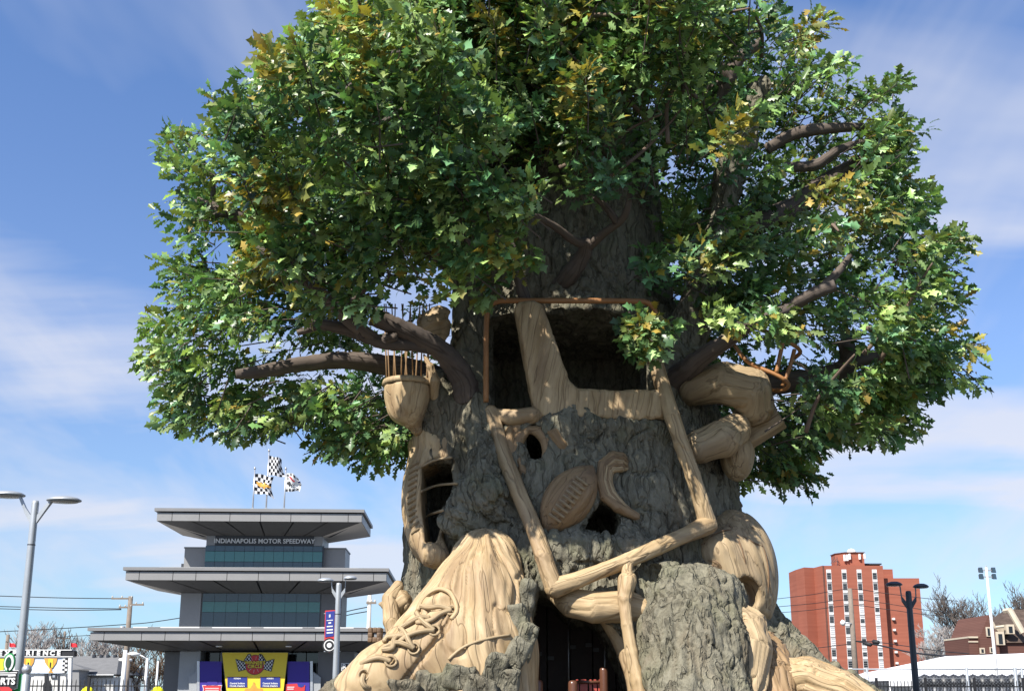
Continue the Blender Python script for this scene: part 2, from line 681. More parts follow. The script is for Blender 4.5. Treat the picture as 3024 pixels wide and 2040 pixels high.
_limb = pp((1025, 1040, 16.4), (1050, 950, 16.3), (1062, 860, 16.45), (1058, 740, 16.6), (1052, 600, 16.7), (1045, 430, 16.6), (1010, 300, 16.4), (955, 190, 16.0))
_limb_r = [0.42, 0.36, 0.30, 0.25, 0.23, 0.21, 0.19, 0.16]
_limb2 = pp((1500, 900, 16.8), (1545, 790, 16.6), (1600, 640, 16.6), (1660, 400, 16.6), (1720, 200, 16.4))
_limb2_r = [0.45, 0.36, 0.28, 0.24, 0.18]
_root_l = pp((950, 1530, 16.2), (880, 1555, 15.7), (800, 1590, 15.2), (700, 1650, 14.8), (600, 1720, 14.5))
_root_l_r = [0.6, 0.46, 0.4, 0.32, 0.2]
_root_r = pp((1690, 1440, 17.0), (1760, 1500, 16.6), (1850, 1560, 16.1), (1960, 1610, 15.7), (2100, 1690, 15.4))
_root_r_r = [0.6, 0.5, 0.42, 0.34, 0.22]
_mound = pp((1556, 1375, 15.45), (1565, 1470, 15.2), (1560, 1620, 15.0), (1570, 1800, 14.9))
_mound_r = [0.60, 0.80, 0.9, 0.95]
_mound2 = pp((1512, 1352, 15.4), (1612, 1365, 15.5))
_fold = pp((1085, 910, 15.95), (1082, 960, 15.95), (1095, 1040, 15.75), (1120, 1120, 15.55))
_fold_r = [0.14, 0.2, 0.24, 0.24]


def f_solid(P):
    d = f_body(P)
    d = smin(d, d_path(P, _limb, _limb_r), 0.25)
    d = smin(d, d_path(P, _limb2, _limb2_r), 0.25)
    d = smin(d, d_path(P, _fold, _fold_r), 0.12)
    d = smin(d, d_path(P, _root_l, _root_l_r), 0.4)
    d = smin(d, d_path(P, _root_r, _root_r_r), 0.45)
    d = smin(d, smin(d_path(P, _mound, _mound_r, 0.15), d_path(P, _mound2, [0.5, 0.52]), 0.15), 0.12)
    d = smin(d, d_ell(P, V(985, 925, 16.35), (0.28, 0.35, 0.6)), 0.2)
    d = smin(d, d_ell(P, V(1085, 1150, 15.9), (0.62, 0.45, 0.52)), 0.2)
    d = smin(d, d_ell(P, V(1197, 1470, 15.4), (0.13, 0.35, 1.2)), 0.12)
    d = smin(d, d_ell(P, V(1345, 1255, 15.7), (1.1, 0.45, 0.35)), 0.2)
    d = smin(d, d_ell(P, V(1345, 975, 15.95), (1.15, 0.35, 0.25)), 0.2)
    return d


def d_poly(P, poly, y0, y1, r=0.0):
    """Prism over a polygon in the x-z plane between two distances, edges rounded by r."""
    x, z = P[:, 0], P[:, 2]
    best = np.full(len(P), 1e9, np.float32)
    ins = np.zeros(len(P), bool)
    n = len(poly)
    for i in range(n):
        (ax, az), (bx, bz) = poly[i], poly[(i + 1) % n]
        ex, ez = bx - ax, bz - az
        t = np.clip(((x - ax) * ex + (z - az) * ez) / (ex * ex + ez * ez), 0, 1)
        dx, dz = x - ax - t * ex, z - az - t * ez
        best = np.minimum(best, dx * dx + dz * dz)
        c = (az > z) != (bz > z)
        with np.errstate(divide='ignore', invalid='ignore'):
            xi = ax + (z - az) / (bz - az + 1e-12) * ex
        ins ^= c & (x < xi)
    d2 = np.sqrt(best) * np.where(ins, -1, 1) + r
    dy = np.maximum(y0 - P[:, 1], P[:, 1] - y1) + r
    return np.minimum(np.maximum(d2, dy), 0) + np.sqrt(np.maximum(d2, 0) ** 2 + np.maximum(dy, 0) ** 2) - r


def xz(pts, Y):
    return [(float(V(x, y, Y)[0]), float(V(x, y, Y)[2])) for x, y in pts]


_win = xz([(1112, 705), (1485, 705), (1490, 935), (1112, 940)], 16.2)
_cave = xz([(1204, 1900), (1202, 1460), (1212, 1380), (1222, 1335), (1262, 1345), (1300, 1382), (1372, 1398), (1405, 1440), (1440, 1520), (1470, 1640), (1500, 1900)], 15.3)
_eyeh = xz([(1190, 985), (1206, 975), (1224, 982), (1238, 1010), (1240, 1035), (1230, 1056), (1212, 1062), (1196, 1050), (1188, 1020)], 16.0)
_nose = xz([(1318, 1205), (1340, 1165), (1365, 1136), (1390, 1150), (1403, 1185), (1395, 1212), (1360, 1214)], 15.6)
_slot = xz([(955, 1060), (985, 1040), (1030, 1042), (1038, 1100), (1020, 1140), (1000, 1180), (990, 1235), (968, 1235), (958, 1160)], 16.0)


def f_trunk(P):
    d = f_solid(P)
    d = smax(d, -d_poly(P, _win, 13.0, 18.7, 0.1), 0.06)
    d = smax(d, -d_poly(P, _cave, 12.0, 18.6, 0.15), 0.1)
    d = smax(d, -d_poly(P, _eyeh, 14.0, 17.4, 0.12), 0.05)
    d = smax(d, -d_poly(P, _nose, 13.0, 16.9, 0.1), 0.06)
    d = smax(d, -d_poly(P, _slot, 14.0, 17.6, 0.1), 0.06)
    d = smax(d, -d_ball(P, V(1692, 1345, 16.0), 0.3), 0.1)
    d = smax(d, -d_ball(P, V(1478, 1303, 15.2), 0.17), 0.05)
    return d


def T(vx, vy, off=0.0, f=None):
    p = march(f or f_solid, vx, vy)
    d = p - EYE
    return p - d / np.linalg.norm(d) * off


tree = empty('tree_sculpture', (TX, TY, 0))
tag(tree, 'giant oak-like tree sculpture with sports gear carved into its hollow trunk', 'tree')


def bark_disp(P):
    w = P + 0.22 * np.stack([vnoise(P * 1.1), vnoise(P * 1.1 + 40), vnoise(P * 1.1 + 80)], 1)
    n1 = vnoise(w * np.array([3.2, 3.2, 0.45], np.float32))
    n2 = vnoise(w * np.array([7.0, 7.0, 1.2], np.float32) + 9)
    n3 = vnoise(w * np.array([4.6, 4.6, 0.55], np.float32) + 60)
    n4 = vnoise(w * np.array([9.5, 9.5, 3.0], np.float32) + 120)
    d = 0.055 * sstep(-0.07, 0.07, n1) + 0.035 * sstep(-0.09, 0.09, n2)
    d = d - 0.06 * (1 - sstep(0.0, 0.09, np.abs(n3))) - 0.025 * (1 - sstep(0.0, 0.14, np.abs(n4)))
    return d - 0.045 + 0.05 * fbm(P * 0.9 + 3, 2) + 0.014 * vnoise(w * np.array([17, 17, 7], np.float32))


v, q = sdf_net(f_trunk, (-5.6, 14.0, -0.2), (6.6, 21.5, 13.2), 0.026)
N = vnormals(v, q)
v = v + N * bark_disp(v.astype(np.float32))[:, None]
me = np_mesh('trunk', v, q)
trunk = wlink('trunk', me, MAT['bark'], tree)


def carve(name, f, lo, hi, h, grain_dir=(0, 0, 1), m='wood', parent=tree, groove=0.014, gfun=None, gscale=1.0):
    v, q = sdf_net(f, lo, hi, h)
    N = vnormals(v, q)
    R = frame(grain_dir, (1, 0, 0) if abs(np.dot(grain_dir, (1, 0, 0))) < 0.9 else (0, 1, 0))
    g = gfun(v) if gfun is not None else v @ R
    gg = np.asarray(g, np.float32)
    wv = gg + 0.12 * np.stack([vnoise(gg * 1.4), vnoise(gg * 1.4 + 31), 0 * gg[:, 0]], 1)
    n = vnoise(wv * np.array([6.0, 6.0, 0.26], np.float32) * gscale + 3)
    d = -groove * (1 - sstep(0.0, 0.16, np.abs(n))) + groove * 0.8 * vnoise(wv * np.array([13, 13, 0.5], np.float32) * gscale) + 0.008 * fbm(gg * np.array([2.5, 2.5, 1.2], np.float32), 2)
    v = v + N * d[:, None]
    me = np_mesh(name, v, q)
    set_vec(me, 'grain', gg)
    return wlink(name, me, MAT[m], parent)


def bounds(pts, pad):
    P = np.array(pts)
    return P.min(0) - pad, P.max(0) + pad


def rod(name, pts, r, m='wood', parent=tree, k=6, seg=10, wob=0.0, seed=0, smooth=True):
    C = catmull(pts, k)
    if isinstance(r, (list, tuple)):
        r = np.interp(np.linspace(0, len(r) - 1, len(C)), np.arange(len(r)), r)
    b = MB().tube(C, r, seg, True, wob, seed)
    return b.build(name, MAT[m], parent, smooth, True)


# --- sneaker with tongue, eyelets and laces
_sA = pp((1102, 1285, 15.5), (1085, 1370, 15.2), (1075, 1480, 14.95), (1070, 1640, 14.8))
_sAr = [0.52, 0.66, 0.8, 0.9]
_sB = pp((1008, 1412, 14.95), (960, 1490, 14.6), (870, 1545, 14.35), (815, 1568, 14.2))
_sBr = [0.5, 0.5, 0.43, 0.31]
_flap = pp((998, 1335, 14.5), (1022, 1350, 14.45), (1032, 1385, 14.4), (1010, 1430, 14.3), (960, 1490, 14.05), (912, 1550, 13.95))


def f_shoe0(P):
    d = d_path(P, _sA, _sAr, 0.2)
    return smin(d, d_path(P, _sB, _sBr, 0.2), 0.25)




def TS(x, y, off=0.0):
    # on the sneaker, or level with its edge where the sight line just misses it
    p = T(x, y, off, f_shoe0)
    return p if p[1] < 15.3 else V(x, y, 14.85)


_flapS = [TS(x, y, -0.02) for x, y in ((975, 1352), (998, 1336), (1022, 1345), (1034, 1378), (1012, 1425), (965, 1485), (915, 1550))]
_tong = T(997, 1366, 0, f_shoe0)
_eyes = [(1024, 1384), (985, 1430), (939, 1471), (887, 1500), (826, 1531)]
_eyeP = [T(x, y, 0.0, f_shoe0) for x, y in _eyes]


def f_shoe(P):
    d = f_shoe0(P)
    d = smax(d, -d_path(P, _flapS, [0.034] * len(_flapS)), 0.02)
    d = smax(d, -d_ell(P, _tong, (0.2, 0.08, 0.16)), 0.04)
    for e in _eyeP:
        d = smax(d, -d_ball(P, e + np.array([0, 0.02, 0]), 0.062), 0.01)
    return d


lo, hi = (-4.0, 13.4, 0.2), (0.9, 16.4, 4.3)
axis = np.array(V(830, 1560, 14.2)) - np.array(V(1100, 1290, 15.5))


def shoe_grain(v):
    c = V(1100, 1400, 15.35)
    dx, dy = v[:, 0] - c[0], v[:, 1] - c[1]
    r = np.sqrt(dx * dx + dy * dy)
    return np.stack([np.arctan2(dx, -dy) * 0.85 + 0.12 * v[:, 2], 0.25 * r, v[:, 2] + 0.4 * r], 1)


sneaker = carve('sneaker', f_shoe, lo, hi, 0.022, gfun=shoe_grain, groove=0.035)
for i, e in enumerate(_eyeP):
    n = f_shoe0
    eps = 0.02
    gr = np.array([float(f_shoe0((e + d)[None].astype(np.float32))[0] - f_shoe0((e - d)[None].astype(np.float32))[0]) for d in np.eye(3) * eps])
    R = frame(gr)
    ring = [e + R @ np.array([math.cos(a) * 0.07, math.sin(a) * 0.07, 0.0]) for a in np.linspace(0, 2 * math.pi, 15)]
    MB().tube(ring, 0.016, 7).build('eyelet', MAT['wood_pale'], sneaker, True, True)


def lace(pts, r=0.034, off=0.02):
    P = [TS(x, y, off + (0.02 if 0 < i < len(pts) - 1 else -0.02)) for i, (x, y) in enumerate(pts)]
    return rod('lace', P, r, 'wood_pale', sneaker, 5, 8)


for pts in ([(1024, 1384), (1000, 1392), (975, 1408), (945, 1412)], [(952, 1375), (975, 1378), (1000, 1376), (1024, 1384)],
            [(945, 1390), (955, 1405), (970, 1418), (985, 1430)], [(985, 1430), (955, 1432), (925, 1442), (900, 1462)],
            [(908, 1425), (920, 1438), (928, 1455), (939, 1471)], [(870, 1470), (900, 1458), (920, 1462), (939, 1471)],
            [(887, 1500), (860, 1492), (835, 1498), (820, 1506)], [(905, 1428), (930, 1412), (955, 1400), (975, 1402)],
            [(872, 1456), (880, 1445), (905, 1442), (928, 1440)], [(868, 1474), (890, 1470), (895, 1450), (912, 1436)],
            [(826, 1531), (822, 1545), (828, 1556), (838, 1560)]):
    lace(pts)
rod('tongue_rim', [TS(x, y, 0.0) for x, y in ((948, 1385), (958, 1362), (975, 1345), (998, 1336), (1020, 1344), (1033, 1366), (1036, 1388), (1024, 1405))], 0.032, 'wood', sneaker, 5, 8)
# sole welt line drawn as a thin raised cord
rod('welt', [TS(x, y, 0.0) for x, y in ((1158, 1440), (1120, 1446), (1080, 1456), (1045, 1472), (1018, 1496))], 0.02, 'wood_pale', sneaker, 4, 6)

# --- hockey stick: a broad slab standing in the opening with its blade along the sill
_stick = xz([(1166, 700), (1176, 686), (1212, 683), (1232, 697), (1248, 740), (1275, 820), (1292, 868), (1310, 884), (1400, 888), (1496, 884), (1512, 900),
             (1508, 950), (1430, 957), (1330, 953), (1232, 950), (1210, 930), (1196, 860), (1180, 770)], 15.75)


def f_stick(P):
    # blade follows the rounded front of the trunk
    Q = P.copy()
    Q[:, 1] = P[:, 1] - 0.055 * (P[:, 0] - float(V(1340, 900, 15.75)[0])) ** 2
    return d_poly(Q, _stick, 15.62, 15.98, 0.07)


carve('hockey_stick', f_stick, (-0.4, 15.3, 4.9), (2.6, 16.6, 8.2), 0.022, (0.18, 0, 1), 'wood', groove=0.012)

# --- orange tube frame round the opening
pipe = pp((1103, 912, 15.75), (1103, 820, 15.75), (1104, 735, 15.75), (1110, 700, 15.75), (1132, 684, 15.75), (1200, 683, 15.75), (1330, 683, 15.75), (1440, 684, 15.8), (1470, 688, 15.85), (1486, 704, 15.9), (1492, 735, 15.95), (1496, 800, 16.1))
rod('tube_frame', pipe, 0.042, 'orange_pipe', tree, 6, 10)

# --- square bar frame leaning on the trunk
def fbar(pts, offs):
    return [T(x, y, o) for (x, y), o in zip(pts, offs)]


_barL = fbar([(1113, 938), (1130, 985), (1152, 1055), (1178, 1118), (1208, 1190), (1234, 1265), (1258, 1334)], [0.05, 0.08, 0.1, 0.1, 0.14, 0.2, 0.25])
_barB = [_barL[-1]] + fbar([(1310, 1316), (1370, 1293), (1425, 1272), (1490, 1243), (1550, 1217), (1606, 1190)], [0.25, 0.22, 0.2, 0.2, 0.28, 0.32])
_barR = [_barB[-1]] + fbar([(1592, 1140), (1572, 1080), (1548, 1010), (1525, 945), (1502, 872), (1486, 815)], [0.36, 0.4, 0.42, 0.42, 0.36, 0.36])


def carve_path(name, P, r, h=0.02, m='wood', parent=tree, groove=0.012, gscale=1.6, extra=None):
    P = np.array(P)
    rr = r if isinstance(r, (list, tuple)) else [r] * len(P)

    def f(Q):
        d = d_path(Q, P, rr, 0.02)
        if extra is not None:
            d = smin(d, extra(Q), 0.05)
        return d

    seg = np.linalg.norm(np.diff(P, axis=0), axis=1)
    cum = np.concatenate([[0], np.cumsum(seg)])

    def gfun(v):
        best = np.full(len(v), 1e9); L = np.zeros(len(v)); off = np.zeros((len(v), 3))
        for i in range(len(P) - 1):
            ab = P[i + 1] - P[i]
            t = np.clip((v - P[i]) @ ab / (ab @ ab), 0, 1)
            o = v - P[i] - t[:, None] * ab
            d = (o ** 2).sum(1)
            k = d < best
            best[k] = d[k]; L[k] = (cum[i] + t * seg[i])[k]; off[k] = o[k]
        tw = L * 0.9
        return np.stack([off[:, 0] * np.cos(tw) - off[:, 2] * np.sin(tw) + P[0][0], off[:, 1] + off[:, 0] * np.sin(tw) + off[:, 2] * np.cos(tw), L], 1)

    lo, hi = bounds(P, max(rr) + 0.12)
    return carve(name, f, lo, hi, h, m=m, parent=parent, groove=groove, gfun=gfun, gscale=gscale)


frame_e = empty('bar_frame', tuple(_barB[0]))
frame_e.parent = tree
frame_e.location = Vector(_barB[0]) - tree.location
carve_path('bar', _barL, [0.13, 0.115, 0.11, 0.11, 0.115, 0.12, 0.13], parent=frame_e)
carve_path('bar', _barB, [0.135, 0.11, 0.105, 0.105, 0.105, 0.11, 0.14], parent=frame_e)
carve_path('bar', _barR, [0.135, 0.115, 0.11, 0.11, 0.112, 0.115, 0.11], parent=frame_e)
carve_path('bar', [_barL[0] + np.array([0.05, 0.02, -0.02]), T(1160, 948, 0.02), T(1212, 943, -0.02)], [0.1, 0.12, 0.13], parent=frame_e)
carve_path('bar', [_barB[3] + np.array([0, 0, -0.03]), V(1423, 1298, (_barB[3][1] + 14.95) / 2), V(1424, 1322, 14.95)], [0.085, 0.075, 0.1], parent=frame_e)

# --- pale strip down the mound's edge, arch lip over the cave mouth
carve_path('edge_strip', pp((1424, 1318, 14.95), (1418, 1360, 14.85), (1424, 1420, 14.78), (1434, 1480, 14.75), (1447, 1545, 14.72), (1462, 1640, 14.7)), [0.13, 0.085, 0.08, 0.085, 0.1, 0.12], m='wood')
carve_path('arch_lip', pp((1262, 1345, 15.55), (1300, 1368, 15.35), (1350, 1378, 15.25), (1425, 1375, 15.25), (1460, 1385, 15.2)), [0.14, 0.2, 0.22, 0.22, 0.2], m='wood')
carve_path('arch_side', pp((1370, 1392, 15.5), (1402, 1430, 15.6), (1425, 1480, 15.55), (1440, 1540, 15.4), (1450, 1640, 15.3)), [0.12, 0.16, 0.15, 0.12, 0.14], m='wood')

# --- football with laces
fc = T(1290, 1132, 0.02)
fdir = V(1335, 1070, 15.6) - V(1245, 1195, 15.6)
fR = frame(fdir, (0, -1, 0))


def f_ball(P):
    q = (P - fc.astype(np.float32)) @ fR.astype(np.float32)
    r = np.sqrt(q[:, 0] ** 2 + q[:, 1] ** 2)
    L, Wd = 0.62, 0.34
    rad = (L * L + Wd * Wd) / (2 * Wd)
    return np.sqrt((r + rad - Wd) ** 2 + q[:, 2] ** 2) - rad


football = carve('football', f_ball, fc - 0.8, fc + 0.8, 0.02, fdir, 'wood_mid', groove=0.012)
for k in range(9):
    t = -0.34 + k * 0.082
    a = T(0, 0) if False else None
    cxy = fc + fR[:, 2] * t
    px_, py_ = project(cxy)
    pm = T(float(px_) + 2 - 4 * abs(t), float(py_), 0.012, f_ball)
    sd = fR[:, 1] if True else None
    wv = np.cross(fR[:, 2], (pm - cxy)); wv /= np.linalg.norm(wv)
    P = [pm - wv * 0.1 - (pm - cxy) * 0.06, pm, pm + wv * 0.1 - (pm - cxy) * 0.06]
    rod('stitch', P, 0.022, 'wood_pale', football, 3, 6)

# --- swirling burl beside the football: nested grooved strands
for i in range(4):
    o = i * 9.0
    r = 0.085 - 0.008 * i
    carve_path('burl', [T(1422, 1048 + o * 0.5, -0.1), T(1408, 1040 + o * 0.8, -0.03), T(1390, 1037 + o, 0.0), T(1368 + o * 0.6, 1056 + o * 0.5, 0.0), T(1362 + o * 0.7, 1092, 0.0),
                        T(1372 + o * 0.6, 1125 - o * 0.3, 0.0), T(1402 + o * 0.2, 1150 - o * 0.35, 0.0), T(1445, 1172, -0.06)],
               [r * 0.7, r, r, r, r, r, r, r * 0.7], m='wood' if i % 2 else 'wood_mid', groove=0.008)
# eye socket: a broad worn rim sunk in the bark
for k, (rx, ry, off, r) in enumerate(((36, 52, -0.06, 0.08), (50, 68, -0.14, 0.12))):
    ring = [T(1208 + rx * math.cos(a), 1026 + ry * math.sin(a), off) for a in np.linspace(0.5 - 2.2 * (k == 0), 4.4, 12)]
    carve_path('eye_rim', ring, [r * 0.7] + [r] * 10 + [r * 0.7], m='wood_mid', groove=0.01)
_ck = T(1158, 1040, -0.08)
carve('cheek', lambda P: d_ell(P, _ck, (0.17, 0.14, 0.5)), _ck - 0.7, _ck + 0.7, 0.022, (0.2, 0, 1), 'wood_mid')
carve_path('eye_brow', [T(1238, 972, -0.08), T(1258, 985, -0.05), T(1276, 1010, -0.06), T(1288, 1034, -0.1)], [0.08, 0.1, 0.09, 0.05], m='wood_mid')

# --- catcher's mitt at the left edge: pale rim, slot and three lacing rods
_mc = V(972, 1128, 16.55)


def f_mitt(P):
    d = d_ell(P, _mc, (0.40, 0.62, 1.02))
    d = smin(d, d_path(P, pp((1010, 1060, 16.05), (1002, 1010, 16.1), (975, 992, 16.2), (950, 1010, 16.3)), [0.1, 0.14, 0.16, 0.16]), 0.12)
    d = smin(d, d_path(P, pp((962, 1215, 16.15), (985, 1258, 15.95), (1000, 1262, 15.9)), [0.24, 0.2, 0.12]), 0.15)
    return smax(d, -d_poly(P, _slot, 13.0, 17.2, 0.1), 0.05)


mitt = carve('mitt', f_mitt, (-2.9, 14.6, 3.0), (-0.6, 18.6, 6.4), 0.022, (0.1, 0, 1), 'wood', groove=0.02)
for a, b, c in (((944, 1066), (985, 1045), (1026, 1038)), ((955, 1116), (990, 1102), (1036, 1097)), ((948, 1184), (970, 1170), (1005, 1158))):
    rod('lacing_rod', [T(*a, 0.0, f_mitt), T(*b, 0.1, f_solid), T(*c, 0.08)], 0.02, 'wood_pale', mitt, 6, 7)
for k in range(12):
    t = k / 11
    x, y = 930 - 6 * math.sin(t * 3.1) + 4 * t, 1062 + 150 * t
    MB().tube([T(x, y, 0.02, f_mitt), T(x + 9, y - 9, 0.02, f_mitt), T(x + 18, y - 13, 0.0, f_mitt)], [0.018, 0.026, 0.018], 6).build('stitch', MAT['wood_pale'], mitt, True, True)

# --- bowl with a fan of thin rods (a racket head without its net) on the left shoulder
bc = V(925, 878, 16.0)


def f_bowl(P):
    q = P - bc.astype(np.float32)
    d = d_ell(P, bc, (0.355, 0.34, 0.60))
    d = smin(d, d_ell(P, bc - np.array([0, 0, 0.34]), (0.27, 0.26, 0.24)), 0.08)
    d = smax(d, q[:, 2], 0.03)
    d = smax(d, -d_ell(P, bc, (0.3, 0.28, 0.4)), 0.02)
    d = smin(d, d_path(P, [V(935, 945, 16.0), V(946, 975, 16.1), V(955, 1000, 16.3)], [0.14, 0.08, 0.04]), 0.1)
    return d


bowl = carve('bowl', f_bowl, bc - np.array([0.6, 0.6, 1.35]), bc + np.array([0.6, 0.6, 0.2]), 0.02, (0, 0, 1), 'wood', groove=0.012)
MB().lathe([(0.31, 0.0), (0.375, 0.0), (0.385, 0.04), (0.37, 0.085), (0.31, 0.085)], tuple(bc + np.array([0, 0, 0.0])), 26, 0.95).build('rim', MAT['wood_pale'], bowl, True, True)
for k, (xb, xt) in enumerate(((878, 872), (884, 876), (893, 897), (899, 889), (910, 915), (925, 912), (938, 931), (943, 953), (955, 960), (968, 975), (975, 968), (918, 932))):
    t = (xb - 925) / 52
    yo = math.sqrt(max(0, 1 - t * t)) * 0.3 * (-1 if k % 2 else 1)
    MB().tube([V(xb, 874, 16.0 + yo * 0.7), V((xb + xt) / 2, 780, 16.05 + yo * 0.4), V(xt, 690, 16.1)], [0.012, 0.012, 0.010], 6).build('rod', MAT['rod'], bowl, True)

# --- boulder-like carved head above the left limb, wooden horn below it
hc = V(985, 742, 16.2)
carve('carved_head', lambda P: smin(d_ell(P, hc, (0.27, 0.25, 0.27)), d_ell(P, hc + np.array([0.1, -0.12, 0.2]), (0.16, 0.12, 0.09)), 0.06) + 0.03 * vnoise(P * 6),
      hc - 0.55, hc + 0.55, 0.02, (0.9, 0, 0.3), 'wood_pale', groove=0.02)
carve_path('horn', pp((962, 805, 15.9), (976, 832, 15.8), (986, 865, 15.85), (985, 900, 16.0)), [0.02, 0.06, 0.08, 0.06])

# --- boxing-glove hand on the right with a box wedged in it
carve_path('finger', pp((1545, 905, 16.8), (1580, 880, 16.3), (1640, 868, 16.05), (1700, 885, 16.05), (1712, 920, 16.2), (1690, 945, 16.4)), [0.2, 0.27, 0.31, 0.33, 0.3, 0.2], h=0.025, m='wood_pale', groove=0.02, gscale=1.0)
carve_path('finger', pp((1540, 1030, 16.3), (1590, 1012, 16.05), (1640, 995, 16.0), (1668, 975, 16.15)), [0.18, 0.25, 0.28, 0.24], h=0.025, m='wood_pale', groove=0.02, gscale=1.0)
carve('thumb', lambda P: d_ell(P, V(1672, 1030, 16.5), (0.26, 0.35, 0.42)), V(1672, 1030, 16.5) - 0.6, V(1672, 1030, 16.5) + 0.6, 0.025, (0, 0, 1), 'wood_pale')
bxR = frame((0.62, -0.25, 0.35), (0, -1, 0.3))
bcen = V(1725, 962, 16.4)
crate = carve('wedged_box', lambda P: smax(d_box(P, bcen, (0.13, 0.24, 0.32), bxR, 0.02), -d_box(P, bcen + bxR[:, 2] * 0.12, (0.09, 0.2, 0.24), bxR, 0.01), 0.01), bcen - 0.6, bcen + 0.6, 0.022, (0.62, -0.25, 0.35), 'wood_pale', groove=0.008)
cage = empty('face_cage'); cage.parent = tree; cage.location = (0, 0, 0)
for pts in ([(1667, 784, 16.1), (1698, 822, 16.0), (1760, 850, 15.9), (1787, 868, 15.9), (1786, 880, 15.95), (1768, 886, 16.1), (1748, 885, 16.3)],
            [(1778, 770, 15.95), (1770, 808, 15.9), (1762, 846, 15.9)], [(1803, 794, 16.0), (1792, 835, 15.95), (1776, 876, 15.95)],
            [(1724, 748, 16.0), (1752, 758, 15.95), (1784, 774, 15.95), (1808, 788, 16.0), (1816, 800, 16.1), (1804, 812, 16.2)]):
    rod('cage_wire', pp(*pts), 0.032, 'orange_pipe', cage, 5, 8)

# --- dome of a batting helmet, with its panel seams
dc = V(1668, 1310, 16.65)


def f_dome(P):
    d = d_ell(P, dc, (0.63, 0.75, 1.02))
    d = smin(d, d_cone(P, V(1625, 1260, 16.1), V(1650, 1320, 16.1), 0.32, 0.28), 0.2)
    d = smax(d, -d_ell(P, V(1692, 1350, 15.95), (0.22, 0.3, 0.26)), 0.05)
    for a in (((1600, 1225), (1640, 1200), (1690, 1225), (1735, 1260)), ((1690, 1195), (1705, 1250), (1700, 1310)), ((1735, 1245), (1745, 1300), (1740, 1360))):
        pass
    return d


helmet = carve('helmet', f_dome, dc - np.array([1.0, 1.3, 1.2]), dc + np.array([1.0, 1.0, 1.2]), 0.025, (-0.25, 0, 1), 'wood_pale', groove=0.016, gscale=0.8)
for pts in (((1598, 1235), (1622, 1212), (1660, 1203), (1700, 1226), (1730, 1240)), ((1655, 1192), (1676, 1225), (1690, 1270), (1695, 1310)), ((1708, 1196), (1735, 1250), (1745, 1310), (1738, 1380))):
    rod('seam', [T(x, y, -0.008, f_dome) for x, y in pts], 0.012, 'wood_brown', helmet, 5, 6)
# broken raw bark patch and splintered wood under the dome
carve_path('splinter', pp((1598, 1245, 16.0), (1625, 1285, 15.95), (1655, 1322, 15.95)), [0.1, 0.14, 0.1], m='wood_mid', groove=0.03)

# --- draped glove beside the mound and the pale buttress root
carve_path('drape', pp((1655, 1395, 15.2), (1640, 1440, 15.0), (1628, 1500, 14.8), (1615, 1580, 14.7), (1605, 1680, 14.7)), [0.16, 0.2, 0.22, 0.22, 0.22], m='wood', groove=0.03)
carve_path('drape', pp((1672, 1390, 15.3), (1700, 1420, 15.25), (1705, 1470, 15.1), (1690, 1540, 15.0), (1670, 1660, 14.9)), [0.16, 0.24, 0.28, 0.32, 0.34], m='wood_pale', groove=0.035)
carve_path('drape', pp((1735, 1455, 15.9), (1740, 1490, 15.7), (1745, 1540, 15.4), (1750, 1640, 15.2)), [0.16, 0.3, 0.4, 0.5], m='wood_mid', groove=0.03)
carve_path('buttress', pp((1760, 1528, 15.35), (1830, 1545, 15.25), (1900, 1580, 15.15), (1990, 1640, 15.0)), [0.2, 0.32, 0.36, 0.34], m='wood', groove=0.03)
carve_path('ear', pp((905, 1368, 16.0), (882, 1372, 15.9), (862, 1370, 15.9)), [0.2, 0.1, 0.02], m='wood')
carve_path('ear', pp((905, 1330, 16.0), (885, 1360, 15.9), (890, 1410, 15.8), (900, 1440, 15.8)), [0.08, 0.11, 0.13, 0.15], m='wood')
# loose bark slabs along the sneaker's right edge, the toe and the right root
for i, (x, y, rx, rz, t) in enumerate(((1192, 1365, 0.10, 0.28, 0.25), (1180, 1420, 0.12, 0.3, -0.2), (1192, 1460, 0.12, 0.26, 0.3), (1165, 1500, 0.12, 0.3, 0.5), (1120, 1525, 0.12, 0.24, 0.4),
                                       (1040, 1535, 0.2, 0.16, 0.2), (985, 1550, 0.22, 0.14, 0.1), (1150, 1555, 0.14, 0.22, 0.1), (1090, 1560, 0.2, 0.14, 0.3), (915, 1560, 0.2, 0.1, 0.1),
                                       (1800, 1510, 0.14, 0.1, 0.5), (1825, 1515, 0.12, 0.11, 0.2), (1850, 1508, 0.14, 0.1, 0.4), (1875, 1522, 0.12, 0.09, 0.6), (1780, 1520, 0.12, 0.14, -0.3),
                                       (1905, 1530, 0.16, 0.1, 0.8), (1940, 1548, 0.16, 0.09, 0.8))):
    fs = (lambda P: np.minimum(f_solid(P), f_shoe0(P))) if x < 1300 else f_solid
    c = T(x, y, 0.02, fs)
    Rm = frame((math.sin(t), -0.25, math.cos(t)), (1, 0, 0))
    vv, qq = sdf_net(lambda P: d_box(P, c, (rx, 0.065, rz), Rm, 0.03), c - 0.45, c + 0.45, 0.028)
    NN = vnormals(vv, qq)
    vv = vv + NN * (0.035 * vnoise((vv * 5).astype(np.float32)) + 0.022 * vnoise((vv * np.array([16, 16, 7])).astype(np.float32)))[:, None]
    wlink('bark_slab', np_mesh('bark_slab', vv, qq), MAT['bark'], tree)

# ------------------------------------------------------------------ crown: branches
def branch(pts, r, wob=0.09, m='branch_bark', seg=12, k=10):
    branch.n += 1
    return rod('branch', pp(*pts), r, m, tree, k, seg, wob, branch.n)


